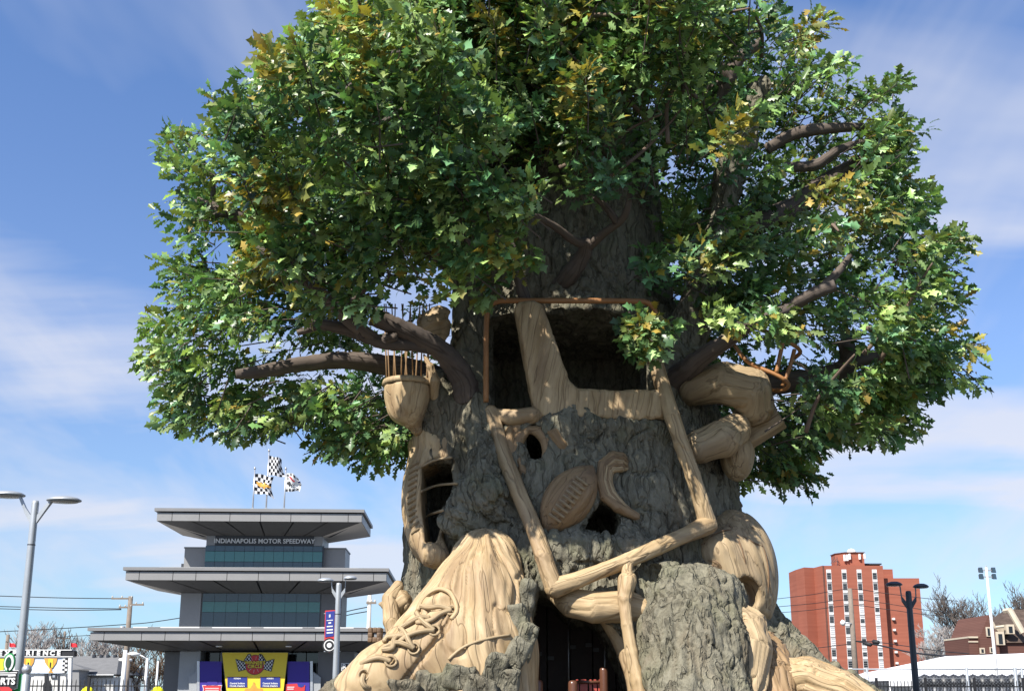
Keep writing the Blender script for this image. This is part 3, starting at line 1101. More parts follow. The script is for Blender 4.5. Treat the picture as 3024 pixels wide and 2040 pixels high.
branch.n = 0
for pts, r in (
        # the broken limb reaching left over the bowl
        (((1062, 905, 16.1), (1045, 850, 15.9), (1005, 800, 15.6), (950, 765, 15.3), (890, 738, 15.1), (845, 716, 15.0)), [0.22, 0.19, 0.16, 0.14, 0.135, 0.14]),
        (((990, 792, 15.5), (930, 782, 15.3), (870, 778, 15.1), (800, 752, 14.9), (740, 738, 14.7), (695, 734, 14.6)), [0.09, 0.1, 0.1, 0.09, 0.08, 0.05]),
        (((860, 776, 15.1), (825, 752, 14.9), (790, 726, 14.7), (745, 680, 14.5), (690, 640, 14.3), (640, 605, 14.2), (585, 560, 14.2)), [0.08, 0.095, 0.095, 0.085, 0.08, 0.07, 0.04]),
        (((820, 765, 14.95), (802, 720, 14.7), (796, 690, 14.6), (803, 655, 14.6)), [0.08, 0.085, 0.075, 0.05]),
        (((796, 690, 14.6), (815, 668, 14.5), (836, 646, 14.4)), [0.06, 0.055, 0.045]),
        (((860, 776, 15.1), (882, 768, 15.05), (900, 764, 15.0)), [0.09, 0.075, 0.05]),
        (((720, 742, 14.7), (700, 748, 14.6), (675, 755, 14.6)), [0.05, 0.05, 0.04]),
        # long low limb going left behind the bowl
        (((1010, 880, 17.2), (930, 845, 17.0), (860, 826, 16.8), (780, 818, 16.5), (690, 826, 16.2), (600, 842, 15.9), (535, 850, 15.8)), [0.34, 0.22, 0.155, 0.135, 0.12, 0.105, 0.07]),
        (((930, 995, 17.6), (880, 990, 17.8), (830, 994, 18.0)), [0.09, 0.07, 0.06]),
        # left upper limbs
        (((1045, 600, 17.2), (900, 520, 17.0), (740, 500, 16.7), (620, 505, 16.6), (530, 486, 16.6), (440, 456, 16.6)), [0.26, 0.2, 0.16, 0.13, 0.1, 0.075]),
        (((560, 492, 16.6), (520, 485, 16.5), (470, 495, 16.4), (435, 505, 16.4)), [0.06, 0.06, 0.05, 0.04]),
        (((482, 470, 16.6), (484, 430, 16.6), (480, 390, 16.6)), [0.05, 0.045, 0.04]),
        (((1030, 420, 16.6), (900, 300, 16.3), (780, 200, 16.2), (700, 130, 16.2)), [0.2, 0.15, 0.11, 0.07]),
        (((1000, 280, 16.4), (930, 200, 16.0), (905, 150, 15.6), (900, 115, 15.4)), [0.19, 0.17, 0.12, 0.08]),
        (((955, 185, 15.8), (962, 150, 15.4), (985, 148, 15.2)), [0.13, 0.11, 0.07]),
        (((940, 195, 15.7), (925, 155, 15.3), (930, 125, 15.2)), [0.11, 0.09, 0.07]),
        (((850, 420, 15.8), (880, 435, 15.6), (920, 450, 15.6)), [0.05, 0.05, 0.05]),
        (((858, 436, 15.7), (860, 410, 15.6), (855, 385, 15.6)), [0.05, 0.05, 0.02]),
        (((865, 280, 15.0), (890, 265, 15.0), (915, 250, 15.0)), [0.035, 0.04, 0.045]),
        (((750, 235, 15.4), (775, 215, 15.4), (800, 195, 15.4)), [0.045, 0.055, 0.06]),
        # centre fork in front of the trunk
        (((1270, 648, 16.35), (1300, 615, 16.1), (1325, 575, 15.9), (1330, 545, 15.7)), [0.15, 0.14, 0.12, 0.09]),
        (((1330, 555, 15.8), (1300, 545, 15.6), (1260, 515, 15.3), (1215, 490, 15.0), (1190, 470, 14.9)), [0.08, 0.065, 0.055, 0.045, 0.03]),
        (((1335, 560, 15.8), (1370, 530, 15.5), (1410, 500, 15.2), (1425, 470, 15.0), (1430, 430, 14.9)), [0.08, 0.065, 0.055, 0.05, 0.035]),
        (((1400, 505, 15.25), (1375, 470, 15.1), (1350, 445, 15.0)), [0.06, 0.055, 0.05]),
        (((1190, 680, 15.9), (1180, 640, 15.8), (1165, 580, 15.7), (1150, 520, 15.7)), [0.1, 0.085, 0.08, 0.07]),
        # right hand limbs
        (((1520, 880, 16.6), (1560, 840, 16.1), (1610, 800, 15.6), (1655, 770, 15.3), (1690, 745, 15.0)), [0.28, 0.17, 0.13, 0.11, 0.085]),
        (((1660, 770, 15.3), (1720, 730, 15.2), (1790, 700, 15.2), (1850, 665, 15.3), (1900, 620, 15.4), (1930, 580, 15.5)), [0.08, 0.085, 0.08, 0.07, 0.06, 0.04]),
        (((1800, 690, 15.2), (1850, 665, 15.0), (1896, 648, 14.9)), [0.08, 0.09, 0.085]),
        (((1700, 742, 15.0), (1715, 718, 14.9), (1735, 700, 14.8)), [0.07, 0.06, 0.05]),
        (((1560, 890, 17.6), (1680, 880, 17.6), (1780, 868, 17.5), (1880, 852, 17.3), (1950, 818, 17.1), (2030, 800, 17.0)), [0.34, 0.22, 0.18, 0.16, 0.12, 0.06]),
        (((1905, 845, 17.2), (1925, 810, 17.0), (1915, 770, 16.9)), [0.11, 0.13, 0.12]),
        (((1560, 600, 17.0), (1680, 520, 17.0), (1790, 480, 17.0), (1870, 420, 16.9), (1960, 360, 16.9)), [0.25, 0.21, 0.2, 0.17, 0.09]),
        (((1740, 340, 16.6), (1790, 310, 16.5), (1850, 295, 16.4), (1960, 288, 16.4)), [0.09, 0.1, 0.1, 0.06]),
        (((1780, 380, 16.6), (1850, 375, 16.5), (1905, 340, 16.4), (1965, 322, 16.4)), [0.08, 0.09, 0.07, 0.05]),
        (((1600, 250, 16.4), (1650, 180, 16.2), (1680, 130, 16.1), (1730, 95, 16.0)), [0.16, 0.14, 0.11, 0.07]),
        (((1655, 185, 16.0), (1630, 140, 15.9), (1600, 95, 15.9)), [0.08, 0.07, 0.05]),
        (((1230, 250, 15.6), (1260, 220, 15.4), (1290, 190, 15.3)), [0.05, 0.07, 0.07]),
        (((1300, 250, 17.4), (1320, 100, 17.6), (1300, -60, 17.8)), [0.5, 0.4, 0.25])):
    branch(pts, r)

# ------------------------------------------------------------------ crown: leaves
OUT = [(725, -20), (722, 60), (690, 90), (645, 125), (600, 140), (572, 185), (480, 232), (485, 268), (375, 305), (335, 355), (400, 385), (395, 450), (440, 475), (365, 500), (352, 605),
       (420, 640), (345, 665), (322, 745), (340, 790), (302, 840), (350, 880), (342, 925), (368, 965), (410, 975), (470, 945), (505, 985), (552, 1000), (600, 985), (640, 950), (700, 955),
       (715, 1005), (735, 1035), (785, 1018), (822, 1055), (850, 1050), (880, 1015), (930, 1045), (1000, 1060), (1300, 1080), (1640, 1070), (1685, 1105), (1760, 1112), (1828, 1125), (1842, 1085), (1868, 1030),
       (1950, 1000), (2040, 1010), (2085, 985), (2078, 935), (2150, 885), (2220, 868), (2212, 790), (2160, 745), (2205, 690), (2200, 640), (2175, 600), (2198, 548), (2125, 500), (2128, 440),
       (2105, 415), (2080, 352), (2106, 298), (2050, 255), (2068, 172), (2000, 205), (1930, 135), (1855, 145), (1848, 70), (1795, 5), (1790, -60), (1700, -230), (1500, -370), (1250, -400), (980, -330), (800, -180)]
HOLES = [[(872, 700), (985, 688), (1080, 705), (1112, 655), (1175, 660), (1205, 600), (1215, 520), (1240, 475), (1300, 462), (1400, 462), (1445, 475), (1455, 540), (1425, 575), (1445, 660), (1495, 735), (1570, 760),
          (1660, 752), (1700, 770), (1820, 770), (1800, 880), (1775, 960), (1680, 1100), (1300, 1200), (935, 1100), (915, 980), (860, 960), (862, 800), (835, 720)]]

# limbs that show in front of the leaves: no sprays nearer than the given distance there
CLEAR = [(15.6, [(600, 580), (700, 625), (800, 640), (850, 690), (1040, 690), (1040, 860), (840, 800), (690, 775), (640, 730), (610, 640)]),
         (16.6, [(530, 805), (860, 795), (860, 870), (530, 880)]),
         (17.0, [(425, 440), (545, 465), (545, 510), (425, 520)]),
         (15.6, [(1780, 680), (1850, 610), (1940, 560), (1960, 600), (1900, 690), (1800, 720)]),
         (16.8, [(1700, 270), (1980, 270), (1980, 400), (1760, 400)]),
         (17.6, [(1780, 830), (2040, 780), (2040, 830), (1800, 880)])]


def inside(poly, x, y):
    r = np.zeros(len(x), bool)
    n = len(poly)
    for i in range(n):
        (ax, ay), (bx, by) = poly[i], poly[(i + 1) % n]
        c = (ay > y) != (by > y)
        r ^= c & (x < ax + (y - ay) / (by - ay + 1e-9) * (bx - ax))
    return r


def edge_dist(poly, x, z):
    best = np.full(len(x), 1e9)
    n = len(poly)
    for i in range(n):
        (ax, az), (bx, bz) = poly[i], poly[(i + 1) % n]
        ex, ez = bx - ax, bz - az
        t = np.clip(((x - ax) * ex + (z - az) * ez) / (ex * ex + ez * ez), 0, 1)
        best = np.minimum(best, (x - ax - t * ex) ** 2 + (z - az - t * ez) ** 2)
    return np.sqrt(best)


SPRAY = [((-.0, 0, 0), 1)]
outw = xz(OUT, TY)
xs = [p[0] for p in outw]; zs = [p[1] for p in outw]
NC = 110000
cx_ = rng.uniform(min(xs), max(xs), NC)
cz_ = rng.uniform(min(zs), max(zs), NC)
ok = inside(outw, cx_, cz_)
cx_, cz_ = cx_[ok], cz_[ok]
e = edge_dist(outw, cx_, cz_)
# the crown is shallow at its ragged lower rim and deep in its middle
D = 5.5 * np.sqrt(np.clip(1 - (1 - np.clip(e / 3.6, 0, 1)) ** 2, 0.01, 1))
# boughs: the surface swells and sinks in flat layers
D *= 1 - 0.55 * sstep(-0.25, 0.35, fbm(np.stack([cx_ * 0.42, cz_ * 0.95, 0 * cx_ + 4], 1), 2))
u = rng.random(len(cx_))
s = np.where(rng.random(len(cx_)) < 0.7, 1 - 0.26 * u ** 1.3, u * 0.8)
sg = np.where(rng.random(len(cx_)) < 0.7, -1, 1)
cy_ = TY + sg * s * D
C = np.stack([cx_, cy_, cz_], 1)
vx, vy = project(C)
keep = np.ones(len(C), bool)
mo = 56.0 * TY / C[:, 1]
for dx, dy in ((1, 0), (-1, 0), (0, 1), (0, -1)):
    keep &= inside(OUT, vx + dx * mo, vy + dy * mo)
mh = 34.0 * TY / C[:, 1]
for h in HOLES:
    for dx, dy in ((1, 0), (-1, 0), (0, 1), (0, -1), (0, 0)):
        keep &= ~(inside(h, vx + dx * mh, vy + dy * mh) & (cy_ < TY + 2.2))
# gaps between boughs
gap = fbm((C * np.array([0.5, 0.5, 0.95])).astype(np.float32) + 50, 2)
mid = (np.abs(vx - 1190) < 190) & (vy < 420)
low = (vy > 820) & ((vx < 900) | (vx > 1650))
shell = (s > 0.74) & ~low
keep &= (gap > np.where(low, -0.1, np.where(shell, 0.13, np.where(e < 1.6, 0.05, -0.2)))) | (mid & (gap > -0.05))
keep &= e > 0.1
for h in CLEAR:
    keep &= ~(inside(h[1], vx, vy) & (cy_ < h[0]))
C, vx, vy, e = C[keep], vx[keep], vy[keep], e[keep]
CL = 4200
if len(C) > CL:
    pick = rng.permutation(len(C))[:CL]
    C, vx, vy, e = C[pick], vx[pick], vy[pick], e[pick]
print('clumps', len(C))
# sprays the photograph shows clearly, hung where one sees them (v coordinates, distance)
SP = [(1425, 745, 14.7), (1440, 790, 14.7), (1470, 800, 14.7), (1505, 760, 14.7), (1515, 740, 14.7), (1450, 720, 14.7), (1485, 720, 14.7), (1465, 775, 14.6), (1465, 760, 14.4), (1480, 745, 14.3), (1445, 765, 14.4), (1490, 780, 14.4), (1455, 735, 14.4), (1280, 405, 14.6), (1310, 400, 14.5), (1350, 395, 14.5), (1400, 385, 14.6), (1440, 400, 14.6), (1475, 410, 14.6),
      (1150, 590, 14.6), (1180, 600, 14.5), (1205, 580, 14.5), (1130, 575, 14.7), (1165, 565, 14.6), (1110, 640, 14.9), (1095, 680, 15.0), (1460, 585, 14.8), (1490, 610, 14.8), (1590, 575, 14.2), (1560, 600, 14.3),
      (1620, 610, 14.4), (1540, 570, 14.5), (1610, 715, 14.4), (1650, 725, 14.3), (1690, 735, 14.3), (1740, 715, 14.3), (1770, 710, 14.4), (1700, 700, 14.4), (1800, 760, 14.4), (1760, 745, 14.4)]
# low boughs drooping behind the trunk on either side
for a, b, Y in ((1700, 1055, 18.4), (1735, 1075, 18.6), (1775, 1090, 18.5), (1812, 1100, 18.5), (1830, 1080, 18.3), (1720, 1025, 18.8), (1760, 1045, 18.4), (1800, 1055, 18.7), (1835, 1040, 18.2), (1690, 1085, 18.8), (1860, 1010, 18.3),
                (1790, 1015, 18.6), (1750, 1095, 18.2), (1900, 990, 18.2), (1960, 985, 18.0), (2030, 990, 18.0), (2070, 960, 17.9), (735, 1015, 18.2), (790, 1005, 18.3), (822, 1035, 18.1), (905, 1020, 18.4), (925, 1035, 18.3), (870, 1000, 18.4), (760, 985, 18.2), (390, 950, 17.8), (520, 975, 18.0), (560, 985, 18.0)):
    SP.append((a, b, Y))
    SP.append((a + rng.normal(0, 14), b - abs(rng.normal(0, 18)), Y + rng.normal(0, 0.4)))
# boughs on the sunny side that keep the trunk in the shade
sv = np.array(sund)
SUNNY = [V(1465, 760, 14.6), V(1650, 1240, 16.0)]      # things the sun reaches
free = np.ones(len(C), bool)
for q0 in SUNNY:
    w_ = C - q0
    free &= ~((np.linalg.norm(np.cross(w_, sv), axis=1) < 0.45) & (w_ @ sv > 0.3))
C, e = C[free], e[free]
SH = []
for _ in range(6000):
    kk = rng.random()
    p = np.array([rng.uniform(-1.6, 2.55), 15.2, rng.uniform(4.05, 5.2) if kk < 0.36 else (rng.uniform(4.2, 8.2) if kk < 0.74 else 9.0)])
    yb = rng.uniform(11.4, 14.0)
    if kk >= 0.74:
        p = np.array([rng.uniform(0.0, 2.4), 16.2, rng.uniform(7.8, 10.4)])
        yb = rng.uniform(13.0, 15.0)
    c = p + sv * ((yb - p[1]) / sv[1])
    a, b = project(c)
    if not inside(OUT, np.array([a]), np.array([b]))[0] or any(inside(HOLES[0], np.array([a + dx]), np.array([b + dy]))[0] for dx, dy in ((45, 0), (-45, 0), (0, 45), (0, 0))):
        continue
    if any(np.linalg.norm(np.cross(c - q0, sv)) < 0.5 for q0 in SUNNY):
        continue
    SH.append(c)
    if len(SH) >= 440: break
# ragged rim: small sprays out at the tips
RM = []
for k, (a, b) in enumerate(OUT):
    if -30 < b < 1060 and not (900 < a < 1660 and b > 900):
        for _ in range(11):
            t = rng.uniform(0.01, 0.12)
            a2, b2 = OUT[(k + 1) % len(OUT)]
            w = rng.random() if _ > 4 else 0.0
            aa, bb = a + (a2 - a) * w, b + (b2 - b) * w
            RM.append(V(aa + (1300 - aa) * t + rng.normal(0, 7), bb + (560 - bb) * t + rng.normal(0, 7), TY + rng.uniform(-2.2, 0.8)))
for (a, b, r, Y, n_) in ((625, 462, 62, 13.4, 11), (1655, 292, 34, 13.0, 5), (1890, 440, 34, 14.3, 5), (800, 45, 48, 13.2, 6), (1835, 70, 26, 15.0, 4), (1320, 205, 30, 12.6, 3), (590, 600, 28, 13.8, 3), (640, 150, 30, 15.0, 3), (1980, 490, 34, 14.8, 4)):
    for _ in range(n_):
        SP.append((a + rng.normal(0, r * 0.55), b + rng.normal(0, r * 0.28), Y + rng.normal(0, 0.15)))
C = np.concatenate([C, np.array([V(*p) for p in SP]), np.array(SH), np.array(RM)])
vx, vy = project(C)
e = np.concatenate([e, np.full(len(SP) + len(SH), 1.0), np.full(len(RM), 0.1)])
print('shade boughs', len(SH))
LT = np.array([[0, 0, 0], [.18, .18, 0], [.09, .30, 0], [.31, .43, 0], [.13, .54, 0], [.33, .70, 0], [.15, .80, 0],
               [-.18, .18, 0], [-.09, .30, 0], [-.31, .43, 0], [-.13, .54, 0], [-.33, .70, 0], [-.15, .80, 0],
               [0, .30, 0], [0, .54, 0], [0, .80, 0], [0, 1.03, 0]], float)
R_ = [(0, 1, 2), (0, 2, 13), (13, 2, 14), (2, 4, 14), (2, 3, 4), (14, 4, 15), (4, 6, 15), (4, 5, 6), (15, 6, 16)]
LF = R_ + [tuple((i if i in (0, 13, 14, 15, 16) else i + 6) for i in t)[::-1] for t in R_]
LF = np.array(LF, np.int32)


def leaf_shape(fold, curl, side):
    p = LT.copy()
    p[:, 2] = fold * np.abs(p[:, 0]) - curl * (p[:, 1] - 0.3) ** 2 + side * p[:, 0] * p[:, 1]
    return p


SHAPES = [leaf_shape(0.25, 0.25, 0.1), leaf_shape(0.1, 0.4, -0.25), leaf_shape(-0.15, 0.15, 0.3), leaf_shape(0.4, -0.12, 0.0)]
YEL = [(620, 462, 70), (1655, 295, 40), (1590, 575, 30), (1890, 440, 40), (800, 45, 60), (1830, 75, 45), (1150, 575, 40), (1500, 18, 35), (590, 610, 40), (1480, 735, 18), (1690, 300, 40),
       (1975, 490, 45), (640, 150, 45), (1320, 30, 60), (1130, 55, 50), (2190, 770, 40), (1000, 640, 35), (830, 140, 30), (1320, 210, 45)]
GREENS = np.array([1.28, 1.4, 1.2]) * np.array([(0.046, 0.095, 0.042), (0.07, 0.13, 0.05), (0.115, 0.175, 0.06), (0.062, 0.12, 0.066), (0.17, 0.22, 0.078), (0.036, 0.078, 0.038), (0.14, 0.195, 0.09)])
YELLOWS = np.array([(0.36, 0.29, 0.05), (0.31, 0.285, 0.065), (0.39, 0.275, 0.055), (0.26, 0.28, 0.075)])
LP, LD, LN, LS, LC, LK = [], [], [], [], [], []
twig = MB()
core = np.array([TX, TY, 7.2])
for i in range(len(C)):
    c = C[i]
    out = c - core
    out[2] *= 0.75
    out /= np.linalg.norm(out) + 1e-6
    ax = out + rng.normal(0, 0.35, 3) + np.array([0, 0, 0.12 if c[2] > 7 else -0.18])
    ax /= np.linalg.norm(ax)
    L = rng.uniform(0.4, 0.75) * (0.6 if e[i] < 0.5 else 1.0)
    n = int(rng.integers(17, 26)) if e[i] > 0.3 else int(rng.integers(9, 15))
    yel = any((vx[i] - a) ** 2 + (vy[i] - b) ** 2 < r * r for a, b, r in YEL) and c[1] < TY
    base = GREENS[rng.integers(len(GREENS))] * rng.uniform(0.8, 1.25)
    warm = rng.random() < 0.3
    start = c - ax * L * 0.6
    if i % 2 == 0:
        twig.tube([start - ax * 0.25 + rng.normal(0, 0.08, 3), start + ax * 0.2, c + ax * L * 0.35], [0.012, 0.009, 0.004], 4, False)
    sidev = np.cross(ax, (0, 0, 1)); sidev /= np.linalg.norm(sidev) + 1e-6
    upv = np.cross(sidev, ax)
    upn = np.array([0, 0, 1.0]) * 0.35 + out * 0.7 + np.array(sund) * 0.55 + rng.normal(0, 0.3, 3)
    for k in range(n):
        t = (k + rng.random()) / n
        a = k * 2.4 + rng.uniform(-0.5, 0.5)
        rad = math.cos(a) * sidev + math.sin(a) * upv
        d = ax * (0.35 + 0.9 * t) + rad * (1.0 - 0.45 * t) + rng.normal(0, 0.25, 3) + np.array([0, 0, -0.4])
        d /= np.linalg.norm(d)
        nn = upn + rng.normal(0, 0.6, 3)
        nn -= d * (nn @ d)
        nn /= np.linalg.norm(nn) + 1e-6
        LP.append(start + ax * L * t + rad * rng.uniform(0.01, 0.12))
        LD.append(d); LN.append(nn)
        LS.append(rng.uniform(0.12, 0.245))
        if yel and rng.random() < 0.62:
            col = YELLOWS[rng.integers(4)] * rng.uniform(0.6, 1.15)
        elif rng.random() < (0.10 if warm else 0.03):
            col = YELLOWS[rng.integers(4)] * rng.uniform(0.7, 1.0)
        elif warm and rng.random() < 0.4:
            col = base * 0.5 + np.array([0.21, 0.235, 0.06]) * 0.5
        else:
            col = base * (rng.uniform(0.55, 1.1) if rng.random() < 0.6 else rng.uniform(1.4, 2.2))
        LC.append(col); LK.append(int(rng.integers(4)))
# thin bare boughs poking through the leaves
tw_ = [i for i in range(len(C) - len(RM) - len(SH) - len(SP)) if C[i][1] < 15.2 and 0 < vx[i] < 2324 and 0 < vy[i] < 980]
for i in rng.choice(tw_, 36, replace=False):
    c = C[i]
    out = c - core; out[2] *= 0.6; out /= np.linalg.norm(out)
    sd = np.cross(out, rng.normal(0, 1, 3)); sd /= np.linalg.norm(sd)
    L = rng.uniform(0.7, 1.5)
    dr = out * 0.55 + sd * 0.8
    dr /= np.linalg.norm(dr)
    P_ = [c - dr * L * 0.7, c - dr * L * 0.2 + rng.normal(0, 0.05, 3), c + dr * L * 0.25 + rng.normal(0, 0.05, 3), c + dr * L * 0.5 + out * 0.08]
    branch.n += 1
    rod('branch', P_, [0.036, 0.029, 0.022, 0.012], 'branch_pale', tree, 4, 7, 0.08, branch.n)
LP, LD, LN, LS, LC, LK = map(np.array, (LP, LD, LN, LS, LC, LK))
print('leaves', len(LP))
LX = np.cross(LD, LN)
# leaves that show largest become separate parts
lvx, lvy = project(LP + LD * LS[:, None] * 0.5)
vw = LP - EYE
dist = np.linalg.norm(vw, axis=1)
score = LS / dist * (0.25 + np.abs((LN * vw).sum(1) / dist))
score[(lvx < 0) | (lvx > 2324) | (lvy < 0) | (lvy > 1568)] = 0
big = np.argsort(-score)[:300]
isbig = np.zeros(len(LP), bool); isbig[big] = True
rest = np.where(~isbig)[0]
sh = np.array(SHAPES)[LK[rest]]                              # (n, 21, 3)
M = np.stack([LX[rest], LD[rest], LN[rest]], 1) * LS[rest][:, None, None]
vv = np.einsum('nvk,nkc->nvc', sh, M) + LP[rest][:, None, :]
nv = LT.shape[0]
ff = (LF[None] + (np.arange(len(rest)) * nv)[:, None, None]).reshape(-1, 3)
tone = np.repeat(LC[rest], nv, 0)
tipw = np.tile(0.85 + 0.35 * LT[:, 1], len(rest))[:, None]
me = np_mesh('foliage', vv.reshape(-1, 3), ff)
set_col(me, 'tone', (tone * tipw).astype(np.float32))
tag(wlink('foliage', me, MAT['leaf'], tree), kind='stuff')
tag(wlink('twigs', twig.mesh('twigs', False, True), MAT['branch_bark'], tree), kind='stuff')
# twelve shared meshes for the separate leaves: four shapes, nearest of several tones
PAL = [GREENS[0], GREENS[1] * 1.1, GREENS[2] * 1.1, GREENS[4], YELLOWS[0] * 0.85, YELLOWS[3] * 0.8]
LM = {}
for b in big:
    pk = int(np.argmin([((LC[b] - p) ** 2).sum() for p in PAL]))
    key = (int(LK[b]), pk)
    if key not in LM:
        me = np_mesh('leaf', SHAPES[key[0]], LF)
        set_col(me, 'tone', (np.tile(PAL[pk], (nv, 1)) * (0.85 + 0.35 * LT[:, 1])[:, None]).astype(np.float32))
        me.materials.append(MAT['leaf'])
        LM[key] = me
    o = bpy.data.objects.new('leaf', LM[key])
    COL.objects.link(o)
    o.parent = tree
    Mx = Matrix([[LX[b][r] * LS[b], LD[b][r] * LS[b], LN[b][r] * LS[b], LP[b][r] - tree.location[r]] for r in range(3)] + [[0, 0, 0, 1]])
    o.matrix_local = Mx

# ------------------------------------------------------------------ ground
def ground_mat():
    m, g = newmat('paving')
    tc = g.n('ShaderNodeTexCoord').outputs['Object']
    a = g.noise(tc, 0.25, 6, 0.6)
    b = g.noise(tc, 30, 3, 0.6)
    c = g.mix(g.ramp(a, [(0.3, 0.0), (0.7, 1.0)]), (0.075, 0.073, 0.068), (0.11, 0.106, 0.098))
    finish(g, principled(g, c, 0.85, 0.2, 0, bump(g, b, 0.3, 0.01)))


ground_mat()
gd = MB().quad((-1500, -300, 0), (1500, -300, 0), (1500, 3000, 0), (-1500, 3000, 0)).build('ground', MAT['paving'])
tag(gd, kind='structure')

# ------------------------------------------------------------------ materials of the surroundings
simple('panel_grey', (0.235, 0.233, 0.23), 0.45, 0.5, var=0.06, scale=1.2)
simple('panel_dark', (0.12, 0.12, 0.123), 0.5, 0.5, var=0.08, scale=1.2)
simple('cap_grey', (0.20, 0.198, 0.196), 0.45, 0.5, var=0.07, scale=0.8)
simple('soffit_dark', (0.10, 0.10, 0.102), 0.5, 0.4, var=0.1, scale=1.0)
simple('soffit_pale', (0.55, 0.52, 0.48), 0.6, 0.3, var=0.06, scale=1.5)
simple('stucco', (0.33, 0.345, 0.355), 0.75, 0.25, var=0.07, scale=2.0, bmp=0.15)
simple('white_paint', (0.66, 0.66, 0.65), 0.5, 0.4, var=0.05, scale=2.0)
simple('black_paint', (0.018, 0.018, 0.02), 0.45, 0.5, var=0.2, scale=3.0)
simple('galvanised', (0.36, 0.385, 0.41), 0.42, 0.5, 0.35, var=0.08, scale=2.5)
simple('dark_metal', (0.045, 0.05, 0.06), 0.45, 0.5, 0.2, var=0.15, scale=4.0)
simple('steel', (0.55, 0.56, 0.58), 0.35, 0.5, 0.7, var=0.08, scale=4.0)
simple('letter_grey', (0.62, 0.63, 0.64), 0.5, 0.4, var=0.04)
simple('yellow_print', (0.72, 0.55, 0.045), 0.5, 0.3, var=0.03)
simple('purple_plain', (0.05, 0.035, 0.26), 0.5, 0.3, var=0.05)
simple('blue_print', (0.03, 0.045, 0.24), 0.5, 0.3, var=0.05)
simple('red_print', (0.52, 0.045, 0.05), 0.5, 0.3, var=0.05)
simple('red_flag', (0.70, 0.03, 0.04), 0.6, 0.3, var=0.05)
simple('gold_print', (0.58, 0.30, 0.06), 0.5, 0.3, var=0.15, scale=8)
simple('green_print', (0.03, 0.30, 0.08), 0.5, 0.3, var=0.05)
simple('tree_print', (0.01, 0.06, 0.03), 0.5, 0.3, var=0.05)
simple('brown_post', (0.115, 0.05, 0.03), 0.3, 0.5, var=0.12, scale=5)
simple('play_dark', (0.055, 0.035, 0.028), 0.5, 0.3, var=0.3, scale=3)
simple('red_slat', (0.42, 0.075, 0.055), 0.4, 0.45, var=0.08)
simple('weathered_pole', (0.20, 0.165, 0.135), 0.9, 0.2, var=0.25, scale=3)
simple('pale_pole', (0.50, 0.47, 0.43), 0.8, 0.2, var=0.15, scale=3)
simple('bare_twig', (0.115, 0.098, 0.088), 0.9, 0.1, var=0.25, scale=2)
simple('pale_twig', (0.30, 0.275, 0.26), 0.9, 0.1, var=0.25, scale=2)
simple('brown_twig', (0.12, 0.085, 0.06), 0.9, 0.1, var=0.25, scale=2)
simple('roof_shingle', (0.155, 0.155, 0.155), 0.9, 0.2, var=0.15, scale=2, bmp=0.3)
simple('garage_white', (0.62, 0.61, 0.58), 0.7, 0.2, var=0.06)
simple('tent_white', (0.82, 0.82, 0.83), 0.6, 0.2, var=0.03, scale=0.5)
simple('stone_trim', (0.50, 0.43, 0.33), 0.85, 0.2, var=0.15, scale=1.5)
simple('lens', (0.30, 0.30, 0.28), 0.2, 0.5, var=0.1)
simple('wire_black', (0.02, 0.02, 0.022), 0.6, 0.3, var=0.1)
simple('vest_yellow', (0.75, 0.72, 0.02), 0.7, 0.2, var=0.08)


def glass_mat(name, col, rough=0.08):
    m, g = newmat(name)
    tc = g.n('ShaderNodeTexCoord').outputs['Object']
    nz = g.noise(tc, 0.8, 3, 0.5)
    c = g.mix(nz, tuple(x * 0.8 for x in col), tuple(x * 1.25 for x in col))
    finish(g, principled(g, c, rough, 0.55, 0.0, bump(g, g.noise(tc, 1.2, 2, 0.4), 0.03, 0.05)))


glass_mat('glass_teal', (0.045, 0.16, 0.155))
glass_mat('glass_navy', (0.034, 0.060, 0.082))
glass_mat('glass_dark', (0.012, 0.014, 0.018))


def purple_pattern():
    m, g = newmat('purple_print')
    tc = g.n('ShaderNodeTexCoord').outputs['Object']
    vo = g.n('ShaderNodeTexVoronoi', {'Vector': tc, 'Scale': 6.5, 'Randomness': 0.25})
    f = g.ramp(vo.outputs[0], [(0.22, 1.0), (0.3, 0.0)])
    c = g.mix(g.math('MULTIPLY', f, 0.5), (0.05, 0.032, 0.27), (0.075, 0.06, 0.36))
    finish(g, principled(g, c, 0.5, 0.3))


purple_pattern()


def checker_mat(name, dark=(0.02, 0.02, 0.025), light=(0.75, 0.75, 0.75), nx=7, ny=6):
    m, g = newmat(name)
    uv = g.n('ShaderNodeAttribute', attribute_name='flat').outputs['Vector']
    ck = g.n('ShaderNodeTexChecker', {'Vector': g.mapping(uv, (nx, ny, 0.0), (0.001, 0.001, 0.5)), 'Scale': 1.0})
    g.set(ck, 'Color1', light + (1.0,)); g.set(ck, 'Color2', dark + (1.0,))
    pr = principled(g, ck.outputs[0], 0.8, 0.15)
    tr = g.n('ShaderNodeBsdfTranslucent', {'Color': ck.outputs[0]}).outputs[0]
    finish(g, g.n('ShaderNodeMixShader', {0: 0.3, 1: pr, 2: tr}).outputs[0])


checker_mat('checker_flag')
checker_mat('checker_sign', nx=2, ny=7)
checker_mat('checker_emblem', nx=5, ny=4)


